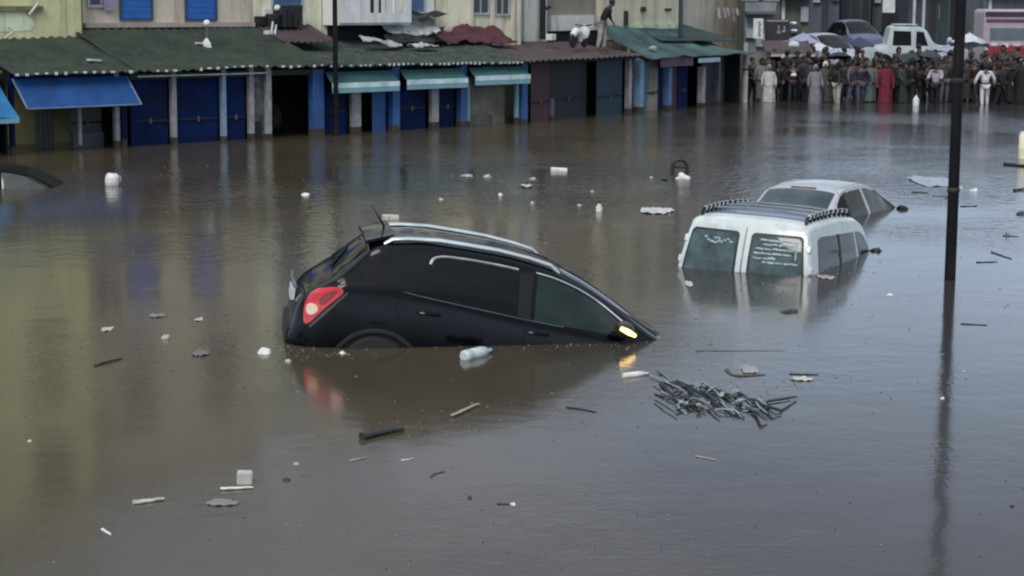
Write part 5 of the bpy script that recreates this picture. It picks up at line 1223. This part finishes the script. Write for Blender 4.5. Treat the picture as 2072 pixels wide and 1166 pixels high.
# red and white bus at the right edge
BY = 72; a = atY(1988, 100, BY); g0 = gz(BY)
t = thing('bus', 'red and white minibus cut by the right edge behind the crowd', 'bus', (a.x, BY, g0), (0, 0, R(-3)))
z = lambda y: atY(2030, y, BY).z - g0
bus_w = mat('pinkish_white_bus_paint', (0.42, 0.36, 0.40), 0.4, (0.33, 0.28, 0.32), 2); bus_r = mat('dark_red_bus_paint', (0.28, 0.02, 0.03), 0.4, (0.19, 0.012, 0.02), 2)
MB().box(0, 6.5, 0, 2.0, 0.3, z(19)).build('body', bus_w, t, bevel=0.12)
MB().box(0.1, 6.4, -0.012, -0.001, z(115), z(92)).build('red_band', bus_r, t); MB().box(0.06, 6.4, -0.03, -0.002, z(34), z(24)).build('dark_band', mat('dark_bus_band', (0.04, 0.035, 0.04), 0.5), t)
MB().box(0.1, 6.4, -0.014, -0.002, z(46), z(39)).build('red_stripe', mat('wine_stripe', (0.16, 0.04, 0.07), 0.5), t)
for k in range(4): MB().box(0.25 + k * 1.5, 1.6 + k * 1.5, -0.016, -0.003, z(82), z(57)).build('window', mat('grey_teal_glass', (0.12, 0.16, 0.17), 0.12, (0.08, 0.10, 0.11), 2), t)
b = MB()
for k in range(5): b.box(0.3 + k * 0.42, 0.55 + k * 0.42, -0.02, -0.004, z(93) - 0.05 * (k % 2), z(87))
b.build('pale_marking', mat('pale_marking', (0.7, 0.66, 0.66), 0.5), t)
for x in (1.2, 5.2): wheel(t, x, 0.15, 0.42)
for k, (x0, y0, s, lab) in enumerate(((1985, 86, 0.12, 'white bundle of goods beside the front of the bus'), (1994, 102, 0.1, 'pinkish white bundle lower down by the front of the bus'), (1921, 82, 0.1, 'pale bundle just left of the thick street lamp'))):
    t = thing('goods_bundle', lab, 'bundle', atY(x0, y0, 69.5)); MB().blob((0, 0, 0), (s, 0.15, s * 1.1), k + 2, 0.6).build('cloth', mat('pale_goods', (0.5, 0.52, 0.55), 0.7), t, smooth=True)
# ------------------------------------------------------------------ floating rubbish, every piece a thing
foam = mat('dirty_white_foam', (0.62, 0.61, 0.56), 0.7, (0.36, 0.34, 0.29), 11)
foam_b = mat('bright_white_foam', (0.82, 0.83, 0.81), 0.6, (0.58, 0.57, 0.52), 12)
film = mat('greyish_plastic_film', (0.42, 0.44, 0.46), 0.4, (0.3, 0.32, 0.34), 4)
tan_m = mat('pale_wood', (0.42, 0.38, 0.32), 0.8, (0.26, 0.23, 0.19), 6)
dk_m = mat('dark_wet_wood', (0.022, 0.02, 0.02), 0.5, (0.012, 0.012, 0.012), 6)
bag_k = mat('black_wet_plastic', (0.012, 0.013, 0.018), 0.3)
def px_m(y): return HC / max(1.0, y)                # metres one photo pixel spans on the water at that row
def fl_block(name, label, cat, x, y, w_, h_, m, yaw=0.2, dep=None, bev=0.015, zb=-0.02):
    s = px_m(y); p = at(x, y); t = tag(MB().box(-w_ * s / 2, w_ * s / 2, -(dep or w_ * s) / 2, (dep or w_ * s) / 2, zb, h_ * s).build(name, m, None, bevel=bev), label, cat)
    t.location = p; t.rotation_euler = (0, 0.05, yaw); return t
def fl_blob(name, label, cat, x, y, w_, h_, m, seed=0, amp=0.5, dep=1.0, yaw=0.0):
    s = px_m(y) * (0.8 if w_ < 26 else 0.9); o = MB().blob((0, 0, 0), (w_ * s / 2, w_ * s / 2 * dep, h_ * s), seed, amp, 14, 10).build(name, m, None, smooth=True)
    tag(o, label, cat); o.location = at(x, y) - Vector((0, 0, h_ * s * 0.25)); o.rotation_euler = (0.2 * math.sin(seed), 0.2 * math.cos(seed * 2.1), yaw); return o
def fl_stick(name, label, cat, ends, r_px, m, bow=0.0, z=0.004, branches=0, seed=0, flat=0.7, bend=0.0):
    (x0, y0), (x1, y1) = ends; a = at(x0, y0, z); b_ = at(x1, y1, z); c = (a + b_) / 2; s = px_m((y0 + y1) / 2); rr = random.Random(seed)
    P = []; R_ = []
    d = b_ - a; nrm = Vector((-d.y, d.x, 0))
    for i in range(9):
        f = i / 8; q = a + d * f - c + Vector((0, 0, bow * s * math.sin(math.pi * f) + 0.1 * r_px * s * rr.uniform(-1, 1))) + nrm * (bend * math.sin(math.pi * f) + 0.015 * rr.uniform(-1, 1)); P.append(q); R_.append(r_px * s * (1 - 0.5 * f) * rr.uniform(0.85, 1.15))
    mb = MB().tube(P, R_, 8, flat=flat)
    for k in range(branches):
        i = rr.randint(2, 7); q = P[i]; e = q + d * rr.uniform(-0.12, 0.2) + nrm * rr.uniform(-0.12, 0.12) + Vector((0, 0, rr.uniform(0.0, 0.06))); mb.tube([q, (q + e) / 2 + Vector((0, 0, 0.01)), e], [r_px * s * 0.5, r_px * s * 0.4, r_px * s * 0.2], 6)
    o = mb.build(name, m, None, smooth=True); tag(o, label, cat); o.location = c; return o
def fl_sheet(name, label, cat, x, y, w_, hp, m, seed=0, amp=0.05, yaw=0.0, z=0.006):
    """crumpled film lying on the water, hp photo pixels deep"""
    s = px_m(y); d = at(x, y - hp / 2).y - at(x, y + hp / 2).y; wd = w_ * s
    def fn(a, b):
        ca = a * 2 - 1; cb = b * 2 - 1; k = 1 + 0.25 * noise.noise(Vector((ca * 1.5 + seed, cb * 1.5, seed)))
        # round the square off so that its outline is uneven
        q = max(abs(ca), abs(cb)); l = math.hypot(ca, cb) or 1; f = q / l * (0.85 + 0.3 * noise.noise(Vector((ca / l * 1.7 + seed * 2, cb / l * 1.7, 5))))
        return (ca * f * wd / 2 * k, cb * f * d / 2 * k, z + amp * abs(noise.noise(Vector((ca * 2.6 + seed, cb * 2.6, 1)))))
    o = MB().slab(fn, 0.004, 22, 14).build(name, m, None, smooth=True, sharp=60); tag(o, label, cat); o.location = at(x, y); o.rotation_euler = (0, 0, yaw); return o
def fl_bottle(name, label, cat, ends, r_px, m, z=None, capm=None):
    (x0, y0), (x1, y1) = ends; a = at(x0, y0); b_ = at(x1, y1); s = px_m((y0 + y1) / 2); r = r_px * s; d = b_ - a; Lb = d.length; c = (a + b_) / 2
    M_ = (d.normalized().to_track_quat('Z', 'X')).to_matrix().to_4x4()
    prof = [(r * 0.7, 0), (r, 0.04 * Lb), (r, 0.22 * Lb), (r * 0.88, 0.26 * Lb), (r, 0.3 * Lb), (r, 0.62 * Lb), (r * 0.75, 0.78 * Lb), (r * 0.32, 0.88 * Lb), (r * 0.32, 0.95 * Lb)]
    t = thing(name, label, cat, c + Vector((0, 0, r * 0.45)))
    M2 = M_.copy(); M2.translation = -d / 2
    MB().lathe(prof, 16, M2).build('bottle_body', m, t, smooth=True)
    MB().lathe([(r * 0.38, 0.95 * Lb), (r * 0.38, Lb)], 12, M2).build('cap', capm or mat('blue_cap', (0.1, 0.2, 0.35), 0.4), t, smooth=True)
    return t
# upright white jug left of the shops
s = px_m(375) * 0.88; t = thing('jug', 'upright white plastic jug bobbing between the dark car roof and the shops', 'jug', at(226, 375), (0.05, 0.08, 0.4))
MB().lathe([(10 * s, -0.05), (15 * s, 0), (16 * s, 9 * s), (15.5 * s, 20 * s), (11 * s, 27 * s), (6 * s, 29 * s)], 18).build('jug_body', foam_b, t, smooth=True)
MB().lathe([(7 * s, 29 * s), (7 * s, 33 * s), (2 * s, 33.5 * s)], 12).build('cap', black_obj, t, smooth=True)
MB().tube([(14 * s, 0, 8 * s), (19 * s, 0, 10 * s), (19 * s, 0, 20 * s), (12 * s, 0, 23 * s)], 2.2 * s, 8).build('handle', foam, t, smooth=True)
fl_blob('dark_rag', 'black rag floating against the foot of the white jug', 'rag', 238, 374, 18, 4, bag_k, 3)
# around the shop side of the black car
fl_blob('foam_lump', 'small white foam lump alone between the jug and the litter field', 'foam', 618, 395, 24, 6, foam_b, 2)
fl_block('foam_slab', 'pale foam slab floating just beyond the roof of the black car', 'foam', 790, 444, 34, 9, foam, 0.1, 0.16)
fl_sheet('plastic_film', 'pale plastic film, leftmost of the litter field before the teal awnings', 'plastic film', 944, 357, 30, 5, film, 2, 0.04)
fl_blob('foam_lump', 'round pale foam lump at the left of the litter field', 'foam', 985, 358, 22, 7, foam, 4)
fl_blob('foam_lump', 'tiny bright foam ball near the front of the litter field', 'foam', 1012, 395, 12, 8, foam_b, 6, 0.2)
fl_blob('foam_lump', 'small dull foam piece far behind the roof of the black car', 'foam', 892, 404, 12, 5, foam, 7)
fl_blob('foam_lump', 'pale grey foam piece behind the dark stick in the litter field', 'foam', 1078, 362, 16, 5, film, 8)
fl_stick('stick', 'short black stick lying in the middle of the litter field', 'stick', ((1064, 370), (1108, 369)), 2.6, dk_m)
fl_sheet('plastic_film', 'whitish plastic scrap before the black stick in the litter field', 'plastic film', 1066, 378, 26, 7, foam, 9, 0.05)
fl_blob('foam_lump', 'dim grey foam ball in front of the litter field', 'foam', 1077, 412, 12, 7, film, 10, 0.2)
fl_block('foam_tray', 'flat bright white foam tray at the far edge of the litter field', 'tray', 1131, 346, 34, 6, foam_b, 0.0, 0.22)
fl_stick('plank', 'long dark plank awash behind the bright foam tray', 'plank', ((1066, 338), (1270, 343)), 2.0, mat('dim_wet_wood', (0.05, 0.045, 0.04), 0.4), z=-0.004, flat=0.4)
s = px_m(428); t = thing('bottle', 'upright white bottle floating alone in front of the litter field', 'bottle', at(1212, 428), (0.06, 0.03, 0))
MB().lathe([(6 * s, -0.06), (6.5 * s, 0), (6.5 * s, 9 * s), (4 * s, 13 * s), (3 * s, 17 * s)], 14).build('bottle_body', foam_b, t, smooth=True); MB().lathe([(3.4 * s, 17 * s), (3.4 * s, 20 * s)], 10).build('cap', black_obj, t, smooth=True)
fl_sheet('plastic_sheet', 'long whitish plastic sheet drifting left of the white van', 'plastic sheet', 1330, 428, 92, 14, mat('lilac_white_film', (0.62, 0.62, 0.64), 0.4, (0.45, 0.45, 0.48), 4), 13, 0.04)
fl_blob('rubbish_bag', 'pale bulging rubbish bag floating beyond the white van', 'bag', 1384, 361, 40, 12, foam_b, 3, 0.5)
s = px_m(352); t = thing('broken_chair', 'black broken chair frame sticking up behind the pale rubbish bag', 'chair', at(1376, 351))
b = MB(); b.tube([(-16 * s, 0, -0.02), (-15 * s, 0, 22 * s), (-6 * s, 0, 28 * s), (8 * s, 0, 27 * s), (14 * s, 0, 18 * s), (15 * s, 0, -0.02)], 4 * s, 8); b.tube([(-15 * s, 0, 15 * s), (13 * s, 0, 12 * s)], 3 * s, 6); b.build('frame', dk_m, t, smooth=True)
fl_blob('rubbish_bag', 'small black rubbish bag left of the pale bulging one', 'bag', 1348, 364, 28, 5, bag_k, 6)
fl_blob('foam_lump', 'small white foam piece left of the two rubbish bags', 'foam', 1318, 360, 10, 6, foam, 12)
fl_blob('foam_lump', 'dim foam scrap left of the long whitish sheet', 'foam', 1172, 416, 14, 4, film, 14)
fl_blob('foam_lump', 'small foam scrap between the flat tray and the upright bottle', 'foam', 1198, 388, 10, 4, film, 15)
# round the van
fl_blob('drowned_bag', 'black bag floating to the right of the white van', 'bag', 1771, 508, 30, 9, bag_k, 4, 0.6, 0.8)
fl_blob('drowned_bag', 'black rag of cloth floating before the rear doors of the white van', 'rag', 1598, 632, 42, 9, bag_k, 8, 0.6, 0.7, 0.3)
fl_sheet('paper_scrap', 'small pale paper scrap before the left rear door of the white van', 'paper', 1394, 576, 18, 12, foam, 3, 0.02)
fl_sheet('paper_scrap', 'thin pale paper strip beside the brown side window of the white van', 'paper', 1672, 562, 46, 8, mat('muddy_paper', (0.4, 0.34, 0.31), 0.6), 5, 0.02, 0.3)
fl_blob('foam_lump', 'tiny white foam flake alone on the grey water right of the van', 'foam', 1800, 597, 16, 5, foam_b, 20)
# right-hand field, beyond the lamp post
fl_sheet('plastic_sheet', 'large crumpled white plastic sheet left of the thick street lamp', 'plastic sheet', 1880, 367, 96, 26, mat('cloudy_film', (0.42, 0.46, 0.5), 0.4, (0.22, 0.25, 0.28), 9), 31, 0.03)
fl_stick('stick', 'dark stick just in front of the crumpled white sheet', 'stick', ((1845, 389), (1878, 391)), 3.0, dk_m)
fl_stick('stick', 'curved grey stem behind the dark mirror of the silver car', 'stick', ((1886, 396), (1912, 402)), 2.6, mat('grey_stem', (0.12, 0.13, 0.14), 0.5), bend=0.4)
fl_blob('foam_lump', 'bright white foam wedge right of the thick street lamp', 'foam', 1970, 386, 18, 9, foam_b, 23, 0.6)
fl_blob('foam_lump', 'dull foam piece touching the right side of the thick street lamp', 'foam', 1944, 381, 12, 6, foam, 24)
fl_stick('plank', 'thick black plank floating in from the right edge', 'plank', ((2032, 332), (2090, 337)), 4.2, dk_m, z=0.02, flat=0.8)
fl_stick('branch', 'black forked branch at the right edge below the thick plank', 'branch', ((2052, 384), (2095, 380)), 3.4, dk_m, z=0.02, branches=3, seed=3)
fl_blob('drowned_bag', 'black lump of cloth at the right edge below the forked branch', 'rag', 2066, 434, 30, 7, bag_k, 13, 0.5)
fl_stick('stick', 'thin dark stick with a knot right of the thick street lamp', 'stick', ((1944, 418), (1978, 417)), 2.4, dk_m, branches=1, seed=8)
fl_stick('twig', 'grey twig with a bent tip below the knotted stick', 'twig', ((2030, 477), (2060, 479)), 2.6, mat('grey_twig', (0.07, 0.075, 0.08), 0.6), branches=2, seed=5)
fl_stick('twig', 'long faint grey reed lying level beside the thick street lamp', 'twig', ((1948, 464), (2020, 464)), 1.6, mat('faint_reed', (0.13, 0.15, 0.17), 0.5), z=-0.002)
fl_stick('twig', 'slanting dark twig, upper of a crossed pair on the right', 'twig', ((2006, 510), (2046, 524)), 2.6, dk_m, seed=6)
fl_stick('twig', 'level dark twig, lower of a crossed pair on the right', 'twig', ((1976, 531), (2018, 530)), 2.6, dk_m, seed=7)
fl_stick('twig', 'slim dark twig to the right of the foot of the thick street lamp', 'twig', ((1944, 655), (1998, 658)), 2.2, dk_m, seed=9)
t = thing('cylinder', 'warm bright spot as a cream drum standing in the water, cut by the right edge', 'cylinder', at(2070, 321)); s = px_m(321)  # shape made up to stand for an unidentified warm bright spot
MB().lathe([(9 * s, -0.1), (10 * s, 0), (10 * s, 20 * s), (10.5 * s, 22 * s), (10 * s, 24 * s), (10 * s, 48 * s), (8 * s, 53 * s)], 18).build('cylinder_body', mat('cream_spot', (0.9, 0.86, 0.62), 0.4, (0.8, 0.76, 0.55), 4), t, smooth=True)
MB().lathe([(8.5 * s, 53 * s), (8.5 * s, 56 * s)], 16).build('lid', foam_b, t, smooth=True)
# left foreground
fl_blob('foam_cup', 'bright white crushed cup left of the rear bumper of the black car', 'cup', 535, 715, 36, 16, foam_b, 2, 0.25)
fl_blob('foam_lump', 'small bluish white scrap under the rear bumper of the black car', 'foam', 583, 732, 16, 8, film, 5)
fl_blob('foam_lump', 'small white scrap on the water before the rear wheel arch of the black car', 'foam', 692, 715, 20, 7, foam_b, 25)
fl_sheet('leaf', 'small pale leaf on the brown water far left of the black car', 'leaf', 216, 668, 24, 9, foam, 41, 0.02)
fl_blob('paper_cone', 'white paper cone floating tip up left of the black car', 'paper', 334, 686, 20, 17, foam, 21, 0.8, 0.7)
fl_sheet('leaf', 'little pale leaf behind the white paper cone', 'leaf', 403, 648, 18, 6, foam, 43, 0.02)
fl_stick('branch', 'dark curved branch left of the white paper cone', 'branch', ((192, 740), (246, 726)), 4.2, dk_m, bow=2, seed=4)
fl_sheet('plastic_film', 'dim greyish film between the branch and the crushed cup', 'plastic film', 405, 716, 36, 14, mat('dim_film', (0.17, 0.16, 0.15), 0.4), 45, 0.02)
fl_sheet('plastic_film', 'faint film stretched on the water beside the purple reflections', 'plastic film', 318, 640, 40, 8, mat('lilac_dim_film', (0.22, 0.22, 0.24), 0.4), 46, 0.02)
fl_bottle('bottle', 'milky plastic bottle floating on its side in front of the black car', 'bottle', ((938, 728), (994, 714)), 13, bottle_m)
fl_stick('plank', 'pale wooden lath floating obliquely in front of the milky bottle', 'plank', ((916, 840), (968, 817)), 5.0, tan_m, z=0.02, flat=0.5)
t = fl_stick('board', 'black tapered board floating below the reflection of the tail light', 'board', ((733, 884), (816, 868)), 11, dk_m, z=0.02, flat=0.75, bend=0.05)
fl_stick('twig', 'purplish dark twig between the lath and the raft of sticks', 'twig', ((1146, 824), (1206, 834)), 3.2, dk_m, seed=14, bend=0.06)
fl_bottle('bottle', 'small white bottle on its side near the amber mirror reflection', 'bottle', ((1260, 764), (1312, 758)), 6.5, foam_b, capm=foam)
fl_stick('reed', 'very long thin dark reed lying level above the raft of sticks', 'reed', ((1408, 711), (1588, 710)), 1.9, mat('dark_reed', (0.05, 0.055, 0.06), 0.5), z=0.0, seed=15)
fl_stick('branch', 'curved brown bark strip above the raft of sticks', 'bark', ((1472, 748), (1548, 758)), 4.5, mat('brown_bark', (0.10, 0.085, 0.07), 0.7), bend=-0.5, seed=16)
fl_sheet('plastic_film', 'pale translucent film inside the curve of the bark strip', 'plastic film', 1516, 749, 40, 20, mat('beige_film', (0.36, 0.34, 0.32), 0.4), 51, 0.02)
fl_stick('twig', 'straight dark twig right of the curved bark strip', 'twig', ((1598, 757), (1656, 758)), 2.6, dk_m, seed=17)
fl_sheet('plastic_film', 'pale plastic scrap under the straight dark twig', 'plastic film', 1622, 768, 50, 8, foam, 53, 0.02)
# foam pieces bottom left
fl_block('foam_box', 'grey white foam cube standing on the water bottom left', 'box', 495, 978, 32, 26, mat('grey_foam', (0.5, 0.5, 0.46), 0.8, (0.4, 0.4, 0.37), 9), 0.1, 0.07)
fl_stick('foam_strip', 'bright white foam strip lying against the foam cube', 'foam', ((446, 989), (512, 986)), 5.5, foam_b, z=0.01, flat=0.6)
fl_stick('foam_tray', 'long pale foam tray, leftmost of the rubbish at the bottom', 'tray', ((270, 1017), (332, 1009)), 8.5, foam, z=0.01, flat=0.6)
fl_sheet('plastic_film', 'faint grey film drifting below the foam cube', 'plastic film', 450, 1019, 78, 12, mat('mud_film', (0.24, 0.24, 0.22), 0.5), 55, 0.015)
fl_stick('foam_chip', 'small white chip alone at the bottom left', 'foam', ((207, 1071), (224, 1082)), 4.0, foam_b, flat=0.6)
fl_blob('foam_lump', 'small white foam chip right of the foam cube', 'foam', 599, 940, 14, 7, foam, 27)
fl_blob('clod', 'small black clod below the white chip right of the foam cube', 'clod', 580, 972, 20, 8, dk_m, 28)
fl_stick('twig', 'pale twig below the black tapered board', 'twig', ((708, 932), (742, 926)), 3.0, tan_m, seed=18)
fl_stick('twig', 'pale twig with a bright tip right of the one below the board', 'twig', ((812, 932), (838, 928)), 3.6, foam, seed=19)
fl_blob('ball', 'small black ball at the bottom centre', 'ball', 951, 1008, 13, 9, bag_k, 2, 0.15)
fl_blob('foam_lump', 'white scrap tied to a dark strip right of the black ball', 'scrap', 1038, 1021, 16, 6, foam_b, 29)
fl_stick('twig', 'short dark strip touching the white scrap at the bottom centre', 'twig', ((1006, 1019), (1030, 1020)), 3.0, dk_m, seed=20)
fl_stick('twig', 'pale twig alone below the raft of sticks', 'twig', ((1408, 923), (1450, 931)), 2.8, tan_m, seed=22)
fl_blob('foam_lump', 'tiny white flake on the reflection of the street lamp', 'foam', 1907, 807, 12, 5, foam_b, 33)
fl_blob('foam_lump', 'tiny white flake just above the one on the lamp reflection', 'foam', 1950, 752, 9, 4, foam, 34)
fl_blob('clod', 'dark clod near the bottom right corner', 'clod', 2048, 1025, 11, 5, dk_m, 35)
fl_blob('foam_lump', 'tiny pale flake on the far left of the brown water', 'foam', 60, 893, 12, 5, foam, 36)
fl_stick('twig', 'twisted dark twig between the pale twigs and the black ball', 'twig', ((872, 965), (900, 954)), 2.6, mat('mud_twig', (0.06, 0.06, 0.055), 0.6), seed=24, bend=0.12)
# raft of sticks
c = at(1440, 808); t = thing('stick_raft', 'tangled raft of dark split canes with pale edges floating right of centre', 'raft', c)
rnd = random.Random(77); kd = MB(); kp = MB()
def wpt(x, y, z): return at(x, y, z) - c
for k in range(120):
    f = rnd.random(); g_ = rnd.uniform(-1, 1)
    # spindle-shaped field: from (1335, 795) to (1560, 825)
    cx = 1340 + 215 * f; cy = 795 + 28 * f + g_ * 40 * (1 - 0.75 * f) * (0.75 + 0.25 * math.sin(math.pi * f))
    l = rnd.uniform(26, 62) * (1 - 0.4 * f); sl = rnd.gauss(0.62, 0.22) if rnd.random() < 0.85 else rnd.uniform(-0.5, 0.2)
    z0 = rnd.uniform(0.0, 0.02); z1 = z0 + rnd.uniform(-0.015, 0.02); s = px_m(cy)
    r = rnd.uniform(1.2, 2.6) * s; dx = l / 2 / math.hypot(1, sl); dy = dx * sl
    a = wpt(cx - dx, cy - dy, z0); b_ = wpt(cx + dx, cy + dy, z1); m_ = (a + b_) / 2 + Vector((rnd.uniform(-.02, .02), rnd.uniform(-.05, .05), rnd.uniform(0, .012)))
    (kp if rnd.random() < 0.22 else kd).tube([a, m_, b_], [r, r * 1.1, r * 0.8], 6, flat=0.8)
for (p0, p1, r) in (((1552, 812), (1612, 803), 3.2), ((1540, 818), (1582, 832), 2.6), ((1528, 832), (1552, 850), 4.0), ((1548, 820), (1600, 812), 2.0)):
    s = px_m(815); kd.tube([wpt(*p0, 0.02), wpt((p0[0] + p1[0]) / 2, (p0[1] + p1[1]) / 2, 0.05), wpt(*p1, 0.02)], [r * s, r * s, r * s * 0.6], 6)
for k in range(9):
    q = wpt(1345 + 205 * rnd.random(), 790 + 40 * rnd.random(), 0.045); kp.blob(q, (rnd.uniform(0.01, 0.035), rnd.uniform(0.02, 0.06), 0.008), k, 0.8, 8, 5, mi=1)
kd.build('canes', mat('dark_wet_cane', (0.022, 0.028, 0.034), 0.4, (0.012, 0.014, 0.018), 7), t, smooth=True)
kp.build('pale_canes', [mat('pale_wet_cane', (0.30, 0.36, 0.38), 0.35, (0.2, 0.25, 0.27), 7), mat('washed_scraps', (0.42, 0.45, 0.46), 0.5, (0.15, 0.16, 0.15), 20)], t, smooth=True)
# fine flecks nobody could count
fk = MB(); rnd = random.Random(5)
DRIFTS = [(960, 697, 560, 8, 110), (640, 700, 150, 10, 40), (1500, 552, 260, 8, 60), (1690, 540, 90, 30, 40), (1050, 375, 190, 26, 150), (1900, 390, 120, 30, 60), (640, 715, 120, 14, 70), (1180, 700, 160, 12, 60), (1480, 800, 220, 45, 110), (440, 690, 220, 60, 80), (860, 870, 260, 60, 70), (1560, 590, 190, 22, 60)]
SPOTS = [(rnd.uniform(0, 2072), 330 + 836 * rnd.random() ** 1.5) for k in range(420)]
for cx, cy, sx, sy, n_ in DRIFTS: SPOTS += [(rnd.gauss(cx, sx * 0.5), max(325, rnd.gauss(cy, sy * 0.5))) for k in range(n_)]
for x, y in SPOTS:
    p = at(x, y); s = px_m(y) * rnd.uniform(0.5, 1.6); a = rnd.uniform(0, 3.14)
    n = rnd.randint(4, 6)
    vs = [(p.x + s * 1.6 * math.cos(a + 6.283 * i / n) * rnd.uniform(0.6, 1.2), p.y + s * 2.2 * math.sin(a + 6.283 * i / n) * rnd.uniform(0.6, 1.2), 0.004) for i in range(n)]
    o = len(vs); vs += [(v[0], v[1], 0.001) for v in vs]
    fk.add(vs, [tuple(range(n))] + [(i, (i + 1) % n, (i + 1) % n + n, i + n) for i in range(n)], 0 if rnd.random() < 0.45 else 1)
tag(fk.build('floating_flecks', [mat('pale_fleck', (0.32, 0.32, 0.3), 0.7), mat('mud_fleck', (0.09, 0.08, 0.065), 0.7)]), 'fine flecks of foam and chaff scattered over the flood water', 'flecks', kind='stuff')
